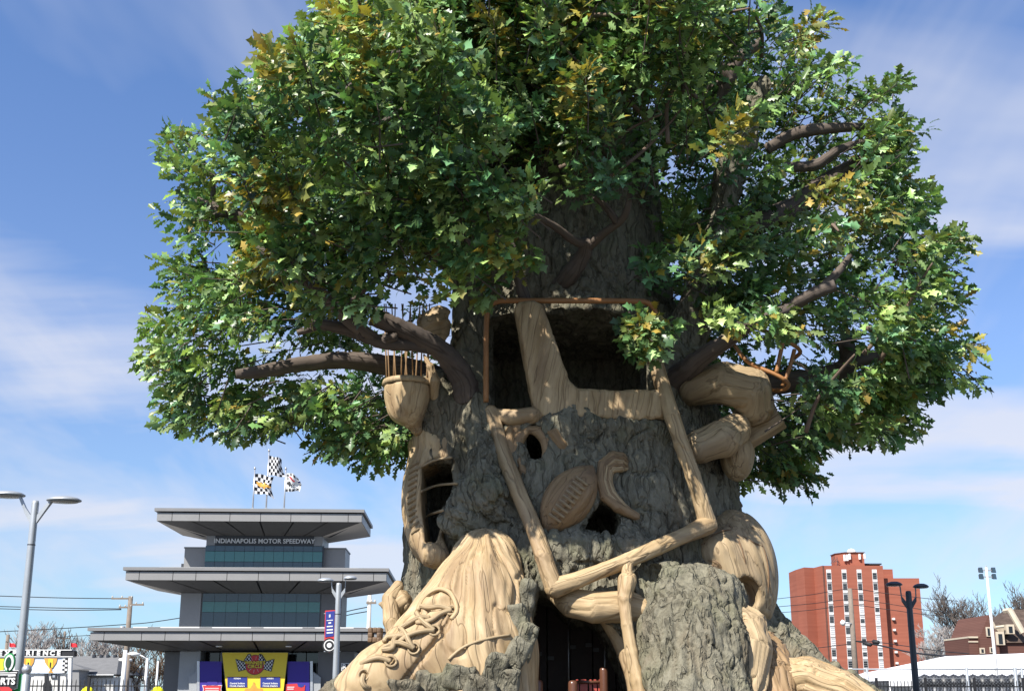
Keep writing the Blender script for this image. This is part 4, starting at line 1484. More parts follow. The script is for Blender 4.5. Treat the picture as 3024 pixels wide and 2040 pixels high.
def text(name, body, size, loc, mat, parent, rot=(math.pi / 2, 0, 0), extrude=0.006, align='CENTER', bold=0.0, sx=1.0, space=1.0):
    cu = bpy.data.curves.new(name, 'FONT')
    cu.body = body
    cu.size = size
    cu.align_x = align
    cu.align_y = 'CENTER'
    cu.extrude = extrude
    cu.offset = bold
    cu.space_character = space
    cu.resolution_u = 3
    t = bpy.data.objects.new(name, cu)
    COL.objects.link(t)
    me = bpy.data.meshes.new_from_object(t)
    bpy.data.objects.remove(t)
    me.materials.clear()
    o = link(name, me, MAT[mat], parent)
    off = Vector((0, 0, 0))
    p = parent
    while p is not None:
        off += Vector(p.location); p = p.parent
    o.location = Vector(loc) - off
    o.rotation_euler = rot
    o.scale = (sx, 1, 1)
    return o


K = 3024.0 / 2324.0


def c6(x, y, Y):
    return V((200 + x / 2.119) / K, (1300 + y / 2.119) / K, Y)


def c3(x, y, Y):
    return V((2300 + x / 3.2113) / K, (1600 + y / 3.2113) / K, Y)


def cA(x, y, Y):
    return V((x / 4.65) / K, (1850 + y / 4.65) / K, Y)


def plate(name, pts, Y, thick, mat, parent, conv=c6):
    poly = [(float(conv(x, y, Y)[0]), float(conv(x, y, Y)[2])) for x, y in pts]
    return MB().prism(poly, Y, Y + thick).build(name, MAT[mat], parent)


def disc(name, c, r, thick, mat, parent, n=28):
    poly = [(c[0] + r * math.cos(2 * math.pi * i / n), c[2] + r * math.sin(2 * math.pi * i / n)) for i in range(n)]
    return MB().prism(poly, c[1], c[1] + thick).build(name, MAT[mat], parent)


# ------------------------------------------------------------------ pagoda tower
XC, YF, YW = -10.62, 45.6, 47.0
pag = empty('pagoda', (XC, 48, 0))
tag(pag, 'grey three-tiered pagoda building with broad overhanging roofs and blue-green glass', 'building')


def wbox(name, a, b, mat, parent=pag):
    return MB().box(a, b).build(name, MAT[mat], parent)


def roof(half, ztop, zfas, zwall, whalf, joints, yback):
    r = wbox('roof', (XC - half + 0.25, YF + 0.25, zfas + 0.02), (XC + half - 0.25, yback - 0.25, ztop - 0.02), 'panel_dark')
    for nm, a, b in (('cap', (XC - half - 0.09, YF - 0.09, ztop - 0.13), (XC + half + 0.09, yback + 0.09, ztop)),):
        wbox(nm, a, b, 'cap_grey', r)
    zt = ztop - 0.175
    js = [-half] + joints + [half]
    for x0, x1 in zip(js[:-1], js[1:]):
        MB().box((XC + x0 + 0.012, YF, zfas), (XC + x1 - 0.012, YF + 0.06, zt)).build('fascia_panel', MAT['panel_grey'], r)
    ys = np.linspace(YF + 0.07, yback, 4)
    for y0, y1 in zip(ys[:-1], ys[1:]):
        for sx in (-1, 1):
            x0, x1 = sorted((XC + sx * half, XC + sx * (half - 0.06)))
            MB().box((x0, y0 + 0.012, zfas), (x1, y1 - 0.012, zt)).build('fascia_panel', MAT['panel_grey'], r)
    a = [(XC - half + 0.02, YF + 0.05, zfas - 0.004), (XC + half - 0.02, YF + 0.05, zfas - 0.004), (XC + half - 0.02, yback - 0.02, zfas - 0.004), (XC - half + 0.02, yback - 0.02, zfas - 0.004)]
    yb = min(yback - 0.6, YW + 2.2)
    b = [(XC - whalf, YW, zwall), (XC + whalf, YW, zwall), (XC + whalf, yb, zwall), (XC - whalf, yb, zwall)]
    up = 0.03
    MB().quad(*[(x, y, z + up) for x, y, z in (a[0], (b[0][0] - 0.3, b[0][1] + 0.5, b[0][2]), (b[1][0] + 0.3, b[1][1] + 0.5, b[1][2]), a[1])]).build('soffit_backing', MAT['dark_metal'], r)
    # front soffit in panels, side soffits plain
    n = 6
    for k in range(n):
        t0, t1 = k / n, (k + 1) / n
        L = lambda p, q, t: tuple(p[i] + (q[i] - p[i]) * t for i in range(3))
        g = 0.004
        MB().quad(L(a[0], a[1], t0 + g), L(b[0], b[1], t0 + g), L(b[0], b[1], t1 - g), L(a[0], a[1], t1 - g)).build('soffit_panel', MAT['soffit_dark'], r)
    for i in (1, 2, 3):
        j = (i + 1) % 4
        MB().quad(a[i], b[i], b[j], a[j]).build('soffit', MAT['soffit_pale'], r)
    return r


sc = lambda xs, cx, s: [(x - cx) / 2.119 * s for x in xs]
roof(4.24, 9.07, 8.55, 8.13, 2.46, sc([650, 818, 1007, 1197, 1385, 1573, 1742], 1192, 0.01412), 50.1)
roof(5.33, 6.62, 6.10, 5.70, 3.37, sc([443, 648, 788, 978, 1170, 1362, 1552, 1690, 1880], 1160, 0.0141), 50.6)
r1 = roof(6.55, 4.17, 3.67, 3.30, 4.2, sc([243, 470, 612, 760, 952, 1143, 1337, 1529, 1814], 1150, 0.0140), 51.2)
# pale upstands and dark vents on the lower roofs
for z, h in ((6.62, 4.1), (4.17, 5.0)):
    wbox('upstand', (XC - h, YF + 0.5, z), (XC + h, YF + 0.56, z + 0.07), 'white_paint')
    for k in range(5):
        x = XC - h + 0.6 + k * (2 * h - 1.6) / 4
        wbox('roof_vent', (x, YF + 0.44, z + 0.002), (x + 0.5, YF + 0.49, z + 0.055), 'dark_metal')
# upper storey
wbox('wall', (XC - 2.46, YW + 0.02, 7.72), (XC + 2.46, YW + 2.2, 8.128), 'panel_grey')
sg = wbox('sign_band', (XC - 2.09, YW - 0.02, 7.715), (XC + 2.09, YW + 0.018, 8.126), 'black_paint')
text('lettering', 'INDIANAPOLIS MOTOR SPEEDWAY', 0.272, (XC, YW - 0.035, 7.90), 'white_paint', sg, extrude=0.012, bold=0.005, sx=0.99)
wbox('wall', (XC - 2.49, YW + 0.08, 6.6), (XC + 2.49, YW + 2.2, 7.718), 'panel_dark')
wbox('wing', (XC - 3.42, YW + 0.3, 6.6), (XC - 2.5, YW + 2.2, 7.62), 'panel_grey')
wbox('wing', (XC + 2.5, YW + 0.3, 6.6), (XC + 3.42, YW + 2.2, 7.62), 'panel_grey')
wbox('wing_cap', (XC - 3.45, YW + 0.27, 7.621), (XC - 2.495, YW + 2.22, 7.68), 'cap_grey')
wbox('wing_cap', (XC + 2.495, YW + 0.27, 7.621), (XC + 3.45, YW + 2.22, 7.68), 'cap_grey')
wbox('corner_post', (XC + 2.495, YW - 0.02, 6.62), (XC + 2.54, YW + 0.05, 7.71), 'dark_metal')
wbox('utility_box', (XC - 3.6, YW + 0.6, 6.63), (XC - 3.44, YW + 0.9, 7.0), 'dark_metal')
# middle storey
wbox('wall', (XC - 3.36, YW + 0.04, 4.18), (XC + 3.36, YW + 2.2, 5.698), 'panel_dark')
for sx in (-1, 1):
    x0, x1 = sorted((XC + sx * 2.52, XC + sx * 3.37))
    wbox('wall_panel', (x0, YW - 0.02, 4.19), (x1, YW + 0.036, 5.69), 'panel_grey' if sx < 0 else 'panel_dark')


def panes(z_rows, half, cols, mats):
    w = 2 * half / cols
    for (z1, z0), mt in zip(z_rows, mats):
        me = MB().box((-w / 2 + 0.006, 0, 0.006), (w / 2 - 0.006, 0.03, z1 - z0 - 0.006)).mesh('pane')
        me.materials.append(MAT[mt])
        for k in range(cols):
            o = link('pane', me, None, pag)
            o.location = Vector((XC - half + (k + 0.5) * w, YW - 0.0, z0)) - pag.location
            o.rotation_euler = (random.uniform(-0.004, 0.004), 0, random.uniform(-0.004, 0.004))


panes(((7.71, 7.475), (7.47, 7.03), (7.025, 6.63)), 2.48, 12, ('glass_navy', 'glass_teal', 'glass_navy'))
panes(((5.69, 5.35), (5.345, 4.905), (4.9, 4.2)), 2.46, 10, ('glass_navy', 'glass_teal', 'glass_navy'))
# ground storey with its entrance stage
xg = [float(c6(x, 1450, YW)[0]) for x in (585, 690, 818, 1552, 1690)]
wbox('wall', (xg[0], YW + 1.2, 0), (xg[4] + 0.6, YW + 3.2, 3.298), 'panel_dark')
wbox('pier', (xg[0] - 0.02, YW + 0.5, 0), (xg[1] - 0.01, YW + 1.6, 3.29), 'panel_dark')
wbox('pier', (xg[1], YW + 0.1, 0), (xg[2], YW + 1.19, 3.292), 'stucco')
wbox('pier', (xg[3], YW + 0.1, 0), (xg[4] + 0.6, YW + 1.19, 3.292), 'panel_dark')
for k in range(8):
    x0 = xg[2] + k * (xg[3] - xg[2]) / 8
    wbox('pane', (x0 + 0.02, YW + 1.0, 0.1), (x0 + (xg[3] - xg[2]) / 8 - 0.02, YW + 1.03, 3.28), 'glass_dark')
for x in (938, 1370):
    c = c6(x, 1286, 46.3)
    MB().lathe([(0.0, 0.0), (0.12, 0.0), (0.13, 0.012), (0.13, 0.05)], (c[0], 46.3, 3.44), 20).build('downlight', MAT['white_paint'], r1)

# ------------------------------------------------------------------ stage banners in front of the entrance
YB = 46.75
ban = empty('stage_banner', tuple(c6(1160, 1500, YB) * np.array([1, 1, 0])))
tag(ban, 'tall yellow tapering stage banner with racing emblem and two blue sponsor plates', 'banner')
plate('backing', [(955, 1323), (1373, 1323), (1322, 1760), (1004, 1760)], YB + 0.03, 0.04, 'black_paint', ban)
plate('yellow_face', [(960, 1327), (1368, 1327), (1317, 1760), (1009, 1760)], YB, 0.026, 'yellow_print', ban)
ec = c6(1163, 1403, YB - 0.02)
pxm = 0.0067
disc('emblem_ring', ec + np.array([0, 0.012, 0]), 61 * pxm, 0.006, 'black_paint', ban)
disc('emblem_disc', ec + np.array([0, 0.004, 0]), 58 * pxm, 0.006, 'red_print', ban)
for k in range(10):
    a = math.pi * 2 * k / 10 + 0.2
    p, q = ec + pxm * 30 * np.array([math.cos(a), 0, math.sin(a)]), ec + pxm * 50 * np.array([math.cos(a), 0, math.sin(a)])
    MB().tube([p, q], 0.006, 4).build('spoke', MAT['letter_grey'], ban)
for sx in (-1, 1):
    for k, pts in enumerate((((60, 10), (118, 30), (98, -42), (55, -28)), ((28, 62), (40, 58), (66, 18), (24, 22)))):
        pl = [(1163 + sx * x, 1400 - y) for x, y in pts]
        plate('flag_border', [(x + (4 if x > 1163 else -4) * (1 if i in (1, 2) else -0.5), y + (4 if y > 1400 else -5)) for i, (x, y) in enumerate(pl)], YB - 0.018, 0.006, 'black_paint', ban)
        poly = [(float(c6(x, y, YB)[0]), float(c6(x, y, YB)[2])) for x, y in pl]
        b = MB().prism(poly, YB - 0.03, YB - 0.024)
        me = b.mesh('checker_flag_print')
        P = np.array([v.co for v in me.vertices])
        set_vec(me, 'flat', np.stack([(P[:, 0] - P[:, 0].min()) / 0.32 + 0.1 * sx * P[:, 2], (P[:, 2] - P[:, 2].min()) / 0.3 + 0.3 * sx * P[:, 0], 0 * P[:, 0]], 1) + 0.001)
        wlink('checker_flag_print', me, MAT['checker_emblem'], ban)
for s_, y in (("WINNER'S", 1391), ('CIRCLE', 1414)):
    c = c6(1163, y, YB - 0.04)
    text('lettering_outline', s_, 0.19, (c[0], YB - 0.036, c[2]), 'black_paint', ban, bold=0.014, extrude=0.003)  # black outline printed behind the yellow letters
    text('lettering', s_, 0.185, (c[0], YB - 0.046, c[2]), 'yellow_print', ban, bold=0.004, extrude=0.003)
for x0, x1 in ((993, 1114), (1197, 1318)):
    plate('plate_edge', [(x0 - 3, 1477), (x1 + 3, 1477), (x1 + 3, 1546), (x0 - 3, 1546)], YB - 0.012, 0.01, 'gold_print', ban)
    plate('sponsor_plate', [(x0, 1480), (x1, 1480), (x1, 1543), (x0, 1543)], YB - 0.024, 0.01, 'blue_print', ban)
    for s_, y, z in (('HONDA', 1489, 0.075), ('Central Indiana', 1519, 0.1), ('Honda Dealers', 1535, 0.1)):
        c = c6((x0 + x1) / 2, y, YB - 0.03)
        text('lettering', s_, z, (c[0], YB - 0.03, c[2]), 'white_paint', ban, bold=0.003, extrude=0.002)
tc_ = c6(1156, 1512, YB - 0.03)
plate('trophy_print', [(1152, 1512), (1160, 1512), (1164, 1528), (1178, 1550), (1208, 1552), (1215, 1566), (1200, 1760), (1112, 1760), (1097, 1566), (1104, 1552), (1134, 1550), (1148, 1528)], YB - 0.026, 0.01, 'gold_print', ban)

for side, (x0, x1, lab) in enumerate(((818, 958, 'purple patterned stage panel left of the yellow banner with red ribbon plaque'), (1366, 1503, 'purple patterned stage panel right of the yellow banner with red notched plaque'))):
    pn = empty('stage_backdrop', tuple(c6((x0 + x1) / 2, 1500, YB + 0.2) * np.array([1, 1, 0])))
    tag(pn, lab, 'backdrop')
    plate('purple_face', [(x0, 1382), (x1, 1382), (x1, 1760), (x0, 1760)], YB + 0.12, 0.03, 'purple_print', pn)
    xe = x0 - 5 if side == 0 else x1 + 12
    plate('side_frame', [(xe - 8, 1380), (xe + 8, 1380), (xe + 8, 1760), (xe - 8, 1760)], YB + 0.1, 0.1, 'steel', pn)
    s_ = -1 if side == 0 else 1
    plate('wing_box', [(xe + s_ * 9, 1445), (xe + s_ * 58, 1482), (xe + s_ * 52, 1760), (xe + s_ * 9, 1760)], YB + 0.15, 0.4, 'stucco', pn)
    if side == 0:
        plate('ribbon_edge', [(836, 1530), (960, 1530), (955, 1552), (958, 1600), (838, 1600), (843, 1552)], YB + 0.1, 0.01, 'white_paint', pn)
        plate('ribbon', [(840, 1533), (956, 1533), (951, 1552), (954, 1596), (842, 1596), (847, 1552)], YB + 0.09, 0.008, 'red_print', pn)
        disc('ribbon_top', c6(898, 1530, YB + 0.1), 0.24, 0.01, 'purple_plain', pn)
        for y in (1548, 1560):
            plate('lettering', [(856, y), (940, y), (940, y + 4), (856, y + 4)], YB + 0.085, 0.004, 'white_paint', pn)
    else:
        plate('plaque', [(1352, 1524), (1425, 1520), (1430, 1530), (1476, 1530), (1470, 1600), (1354, 1600)], YB + 0.095, 0.01, 'red_print', pn)
        plate('plaque_tab', [(1428, 1524), (1470, 1524), (1466, 1538), (1450, 1544), (1432, 1538)], YB + 0.085, 0.008, 'blue_print', pn)
        for y, w in ((1540, 44), (1552, 40)):
            plate('lettering', [(1364, y), (1364 + w, y), (1364 + w, y + 5), (1364, y + 5)], YB + 0.088, 0.004, 'white_paint', pn)

# two partly hidden signs under the lowest roof, right of the entrance
for (x0, y0, x1, y1, tx, lab) in ((1852, 1255, 1990, 1310, 'RA', 'upper black and white lettered sign half hidden behind the sneaker'), (1698, 1392, 1800, 1440, 'RA', 'lower black and white lettered sign half hidden behind the sneaker')):
    Ys = 46.4
    s_ = empty('letter_sign', tuple(c6((x0 + x1) / 2, y1, Ys)))
    tag(s_, lab, 'sign')
    plate('border', [(x0, y0), (x1, y0), (x1, y1), (x0, y1)], Ys, 0.05, 'white_paint', s_)
    plate('face', [(x0 + 4, y0 + 4), (x1 - 4, y0 + 4), (x1 - 4, y1 - 4), (x0 + 4, y1 - 4)], Ys - 0.012, 0.01, 'black_paint', s_)
    c = c6(x0 + 6, (y0 + y1) / 2, Ys)
    text('lettering', tx, 0.29, (c[0], Ys - 0.02, c[2]), 'white_paint', s_, bold=0.008, align='LEFT')

# ------------------------------------------------------------------ flags on the roof
def flag(xb, yb, xt, yt, fx0, fy0, fw, fh, lab, ph, emblem):
    Y = 47.6
    B, Tp = c6(xb, yb, Y), c6(xt, yt, Y)
    X0 = (B[0] + Tp[0]) / 2
    fe = empty('flagpole', (X0, Y, 9.07))
    tag(fe, lab, 'flag', 'flags on the top roof')
    MB().tube([(X0, Y, 9.07), (X0, Y, Tp[2])], [0.036, 0.026], 8).build('pole', MAT['steel'], fe, True)
    MB().box((X0 - 0.07, Y - 0.07, 9.075), (X0 + 0.07, Y + 0.07, 9.42)).build('socket', MAT['galvanised'], fe)
    MB().lathe([(0.001, -0.06), (0.04, -0.045), (0.055, 0), (0.04, 0.045), (0.001, 0.06)], (X0, Y, Tp[2] + 0.05), 12).build('finial', MAT['steel'], fe, True)
    z1 = c6(fx0, fy0, Y)[2]
    W_, H_ = fw / 2.119 * 0.0147, fh / 2.119 * 0.0147

    def S(u, v, off=0.0):
        # u along the fly, v down the hoist
        amp = 0.16 * u
        y = Y + amp * math.sin(5.2 * u + ph + 1.2 * v) + 0.05 * u * math.sin(9 * v + ph) - off
        x = X0 + 0.03 + W_ * (u * (0.96 - 0.14 * math.sin(3 * v + ph) * u))
        z = z1 - H_ * v - 0.16 * W_ * u * u + 0.07 * u * math.sin(6 * u + 4 * v + ph * 2) - 0.1 * u * math.sin(2.5 * v + ph)
        return (x, y, z)
    nx, ny = 22, 16
    vs_ = [S(i / nx, j / ny) for j in range(ny + 1) for i in range(nx + 1)]
    fs_ = [(j * (nx + 1) + i, j * (nx + 1) + i + 1, (j + 1) * (nx + 1) + i + 1, (j + 1) * (nx + 1) + i) for j in range(ny) for i in range(nx)]
    me = np_mesh('cloth', np.array(vs_), np.array(fs_))
    set_vec(me, 'flat', np.array([(i / nx, j / ny, 0) for j in range(ny + 1) for i in range(nx + 1)]))
    cl = wlink('cloth', me, MAT['checker_flag' if emblem != 2 else 'white_paint'], fe)

    def patch(name, poly, mat):
        n = len(poly)
        cu_, cv_ = sum(p[0] for p in poly) / n, sum(p[1] for p in poly) / n
        vs = [S(cu_, cv_, 0.02)] + [S(*p, 0.02) for p in poly]
        MB().add(vs, [(0, i + 1, (i + 1) % n + 1) for i in range(n)]).build(name, MAT[mat], cl)
    if emblem == 1:
        ell = lambda cu_, cv_, a, b, n=14: [(cu_ + a * math.cos(2 * math.pi * k / n), cv_ + b * math.sin(2 * math.pi * k / n)) for k in range(n)]
        patch('emblem_wing', [(0.06, 0.40), (0.3, 0.37), (0.5, 0.42), (0.5, 0.56), (0.3, 0.6), (0.14, 0.54)], 'gold_print')
        patch('emblem_wing', [(0.58, 0.42), (0.8, 0.42), (1.0, 0.48), (0.92, 0.56), (0.75, 0.6), (0.58, 0.58)], 'gold_print')
        patch('emblem_wheel', ell(0.54, 0.5, 0.075, 0.2), 'gold_print')
    if emblem == 2:
        for (a, b) in ((0.05, 0.05), (0.3, 0.0), (0.58, 0.04), (0.84, 0.02), (0.02, 0.86), (0.24, 0.84), (0.5, 0.86), (0.76, 0.86), (0.16, 0.52), (0.86, 0.3), (0.88, 0.6)):
            w_, h_ = (0.15, 0.13)
            patch('dark_square', [(a, b), (a + w_, b), (a + w_, b + h_), (a, b + h_)], 'blue_print' if a == 0.86 else 'black_paint')
        patch('red_mark', [(0.2, 0.2), (0.38, 0.22), (0.66, 0.36), (0.6, 0.44), (0.44, 0.4), (0.3, 0.3)], 'red_print')
        patch('dark_stroke', [(0.1, 0.22), (0.17, 0.22), (0.17, 0.38), (0.1, 0.38)], 'black_paint')
        patch('dark_stroke', [(0.08, 0.5), (0.3, 0.47), (0.36, 0.54), (0.2, 0.62), (0.06, 0.6)], 'black_paint')
        for k, (ss, u) in enumerate((('V', 0.28), ('Y', 0.42), ('C', 0.56))):
            c = S(u, 0.68, 0.02)
            text('lettering', ss, 0.2, c, 'black_paint', cl, bold=0.006, extrude=0.002)


flag(1155, 432, 1170, 183, 1165, 210, 130, 128, 'black and white checkered flag with a gold winged emblem, leftmost on the roof', 0.3, 1)
flag(1238, 432, 1258, 72, 1252, 95, 92, 132, 'plain black and white checkered flag on the tallest roof pole', 1.5, 0)
flag(1350, 432, 1362, 183, 1364, 205, 84, 120, 'white flag with black squares and a red mark, rightmost on the roof', 2.6, 2)

# the pagoda stands turned a few degrees; everything fixed to it turns along
YAW = 0.045
pag.rotation_euler.z = YAW
for o in list(bpy.data.objects):
    if o.parent is None and o.type == 'EMPTY' and o.name.split('.')[0] in ('stage_banner', 'stage_backdrop', 'letter_sign', 'flagpole'):
        dx, dy = o.location.x - XC, o.location.y - 48
        o.location.x = XC + dx * math.cos(YAW) - dy * math.sin(YAW)
        o.location.y = 48 + dx * math.sin(YAW) + dy * math.cos(YAW)
        o.rotation_euler.z = YAW

# ------------------------------------------------------------------ playground inside the hollow trunk
YC = 17.2
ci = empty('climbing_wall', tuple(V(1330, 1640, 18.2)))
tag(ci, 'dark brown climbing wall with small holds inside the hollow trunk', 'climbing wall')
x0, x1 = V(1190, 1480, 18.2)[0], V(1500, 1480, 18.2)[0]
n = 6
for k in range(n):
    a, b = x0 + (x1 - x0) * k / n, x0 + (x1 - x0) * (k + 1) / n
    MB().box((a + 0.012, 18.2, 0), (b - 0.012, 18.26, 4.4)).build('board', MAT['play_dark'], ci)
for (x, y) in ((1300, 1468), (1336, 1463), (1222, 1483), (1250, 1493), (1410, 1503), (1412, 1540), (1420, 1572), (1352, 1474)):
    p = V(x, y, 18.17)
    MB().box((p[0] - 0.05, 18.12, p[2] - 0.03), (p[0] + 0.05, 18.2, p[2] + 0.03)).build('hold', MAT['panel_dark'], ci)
for x, ya in ((1290, 1372), (1372, 1398)):
    MB().tube([V(x, ya, 17.6), V(x + 1, 1620, 17.6)], 0.014, 6).build('cable', MAT['steel'], ci, True)


def post(x, ytop, Y, r, lab):
    p = V(x, ytop, Y)
    o = MB().lathe([(r, 0), (r, p[2] - 0.05), (r * 0.9, p[2] - 0.02), (r * 0.6, p[2] - 0.004), (0.002, p[2])], (p[0], Y, 0), 16).build('post', MAT['brown_post'], None, True)
    tag(o, lab, 'post', 'brown playground posts')
    return o


post(1217, 1457, 16.6, 0.055, 'tallest glossy brown playground post at the left of the cave mouth')
post(1222, 1542, 15.2, 0.06, 'short brown playground post in front of the tallest one')
post(1140, 1545, 14.1, 0.055, 'short olive-brown playground post in front of the sneaker heel')
post(1300, 1543, 15.4, 0.065, 'brown playground post at the left end of the red slats')
post(1370, 1513, 15.8, 0.06, 'brown playground post at the right end of the red slats')
gr = empty('slat_barrier', (float(V(1338, 1560, 15.9)[0]), 15.9, 0))
tag(gr, 'red slatted playground barrier between two brown posts', 'barrier')
for k, (a, b) in enumerate(((1306, 1313), (1316, 1333), (1337, 1343), (1346, 1354), (1357, 1368))):
    pa, pb = V(a, 1541, 15.9), V(b, 1541, 15.9)
    xm = (pa[0] + pb[0]) / 2
    w = (pb[0] - pa[0]) / 2
    MB().prism([(xm - w, 0.3), (xm + w, 0.3), (xm + w, pa[2] - 0.05), (xm + w * 0.6, pa[2]), (xm - w * 0.6, pa[2]), (xm - w, pa[2] - 0.05)], 15.88, 15.92).build('slat', MAT['red_slat'], gr)
MB().tube([V(1302, 1547, 15.84), V(1370, 1547, 15.84)], 0.022, 8).build('rail', MAT['brown_post'], gr, True)
# little jigsaw-block ornament on the sneaker's far side
jb = empty('puzzle_block', tuple(V(852, 1455, 15.6)))
tag(jb, 'small brown carved puzzle block peeping over the sneaker toe', 'ornament')
jc = V(852, 1441, 15.6)
for dx, dz in ((-1, -1), (0, -1), (1, -1), (-1, 0), (1, 0), (-1, 1), (0, 1), (1, 1)):
    c = jc + np.array([dx * 0.062, 0, dz * 0.066])
    vv, qq = sdf_net(lambda P: d_box(P, c, (0.036, 0.09, 0.038), None, 0.015), c - 0.12, c + 0.12, 0.012)
    me = np_mesh('block', vv, qq)
    set_vec(me, 'grain', vv)
    wlink('block', me, MAT['wood_brown'], jb)

# ------------------------------------------------------------------ street lamps
def lamp(xb, yb, xt, yt, Y, r, heads, mat, lab, lens=True):
    T_ = V(xt, yt, Y)
    X0 = (V(xb, yb, Y)[0] + T_[0]) / 2
    H = T_[2]
    e_ = empty('street_lamp', (X0, Y, 0))
    tag(e_, lab, 'street lamp')
    MB().lathe([(r * 1.12, 0), (r * 1.08, H * 0.5), (r, H - 0.95), (r * 0.97, H - 0.06), (r * 0.8, H - 0.01), (0.01, H)], (X0, Y, 0), 20).build('pole', MAT[mat], e_, True)
    MB().lathe([(r * 1.9, 0), (r * 1.9, 0.25), (r * 1.2, 0.3)], (X0, Y, 0), 20).build('base', MAT[mat], e_, True)
    MB().lathe([(r * 1.06, 0), (r * 1.06, 0.02)], (X0, Y, H - 0.85), 20).build('collar', MAT['dark_metal'], e_, True)
    for s_, L, zh in heads:
        # arm rises from below the pole top out to the head
        a = [np.array([X0 + s_ * r * 0.3, Y, H - 0.42]), np.array([X0 + s_ * (r + 0.1), Y, H - 0.2]), np.array([X0 + s_ * L * 0.42, Y, H + zh])]
        vs_ = []
        for p, h, t in ((a[0], 0.16, 0.028), (a[1], 0.12, 0.034), (a[2], 0.07, 0.045)):
            for dy in (-t, t):
                vs_ += [(p[0], p[1] + dy, p[2] - h * 0.5), (p[0], p[1] + dy, p[2] + h * 0.5)]
        fs_ = []
        for i in (0, 4):
            fs_ += [(i, i + 1, i + 5, i + 4), (i + 2, i + 6, i + 7, i + 3), (i, i + 4, i + 6, i + 2), (i + 1, i + 3, i + 7, i + 5)]
        fs_ += [(0, 2, 3, 1), (8, 9, 11, 10)]
        MB().add(vs_, fs_).build('arm', MAT[mat], e_)
        hc_ = (X0 + s_ * L * 0.72, Y, H + zh)
        R_h = L * 0.44
        hd = MB().lathe([(0.01, 0.075), (R_h * 0.45, 0.068), (R_h * 0.8, 0.04), (R_h, 0.0), (R_h * 0.97, -0.018), (R_h * 0.9, -0.022)], hc_, 28, 0.75).build('head', MAT[mat], e_, True)
        if lens:
            MB().lathe([(R_h * 0.86, -0.03), (R_h * 0.8, -0.04), (0.01, -0.05)], hc_, 24, 0.75).build('lens', MAT['lens'], hd, True)
    return e_


lamp(42, 1500, 84, 1135, 20.5, 0.068, ((-1, 0.75, 0.1), (1, 0.74, 0.0)), 'galvanised', 'tall grey twin-headed street lamp at the far left edge')
l2 = lamp(763, 1500, 769, 1322, 30.0, 0.075, ((-1, 0.5, 0.06), (1, 0.42, 0.12)), 'galvanised', 'grey twin-headed street lamp carrying a blue banner beside the pagoda')
lamp(2078, 1560, 2062, 1340, 27.0, 0.072, ((-1, 0.46, 0.15), (1, 0.44, 0.1)), 'dark_metal', 'dark twin-headed street lamp in front of the brick tower')
# banner on the second lamp
bn = empty('lamp_banner', tuple(V(748, 1430, 30.0)))
tag(bn, 'narrow blue lamp-post banner with red edge, white lettering and a tyre', 'banner')
YBn = 29.98


def bplate(name, pts, Y, th, mat):
    conv = lambda x, y, Y_: V((500 + x / 3.875) / K, (1800 + y / 3.875) / K, Y_)
    return plate(name, pts, Y, th, mat, bn, conv)


cB = lambda x, y, Y_: V((500 + x / 3.875) / K, (1800 + y / 3.875) / K, Y_)
bplate('edge', [(1783, 8), (1900, 2), (1888, 448), (1830, 495), (1770, 452)], YBn, 0.012, 'red_print')
bplate('face', [(1790, 22), (1893, 12), (1880, 300), (1784, 312)], YBn - 0.012, 0.01, 'blue_print')
for y, w, h in ((70, 9, 34), (120, 36, 9), (150, 16, 18), (190, 34, 14), (228, 36, 16), (262, 36, 16)):
    bplate('lettering', [(1836 - w, y - h / 2 + 2), (1836 + w, y - h / 2 - 3), (1836 + w, y + h / 2 - 3), (1836 - w, y + h / 2 + 2)], YBn - 0.02, 0.006, 'white_paint')
tc_ = cB(1832, 405, YBn - 0.016)
disc('tyre', tc_, 0.19, 0.012, 'black_paint', bn, 24)
disc('tyre_ring', tc_ + np.array([0, -0.01, 0]), 0.15, 0.008, 'white_paint', bn, 24)
disc('tyre_wall', tc_ + np.array([0, -0.018, 0]), 0.12, 0.006, 'black_paint', bn, 24)
disc('hub', tc_ + np.array([0, -0.026, 0]), 0.065, 0.006, 'letter_grey', bn, 16)
for z in (1340, 1425):
    pass
for yy in (1392, 1478):
    p = V(766, yy, 30.0)
    MB().tube([(p[0] + 0.08, 30.0, p[2]), (p[0] - 0.36, 29.99, p[2])], 0.014, 6).build('bracket', MAT['galvanised'], bn, True)

# ------------------------------------------------------------------ left: sign wall, shed, leaf sign, ball post
YS = 38.0
sw = empty('experience_sign', tuple(cA(500, 884, YS) * np.array([1, 1, 0])))
tag(sw, 'long black letter board over a picture panel with trophies and a checkered edge', 'sign')
pl = lambda name, pts, Y, th, mat, par=sw: plate(name, pts, Y, th, mat, par, cA)
pl('header', [(-300, 327), (1020, 327), (1020, 402), (-300, 402)], YS, 0.25, 'black_paint')
pl('rail', [(-300, 312), (985, 312), (985, 325), (-300, 325)], YS - 0.04, 0.3, 'white_paint')
pl('rail', [(-300, 404), (1000, 404), (1000, 416), (-300, 416)], YS - 0.04, 0.3, 'white_paint')


def sky_print():
    m, g = newmat('sky_print')
    tc = g.n('ShaderNodeTexCoord').outputs['Object']
    c = g.mix(g.ramp(g.noise(tc, 0.9, 3, 0.5), [(0.35, 0.0), (0.65, 1.0)]), (0.22, 0.38, 0.68), (0.75, 0.79, 0.84))
    finish(g, principled(g, c, 0.5, 0.3))


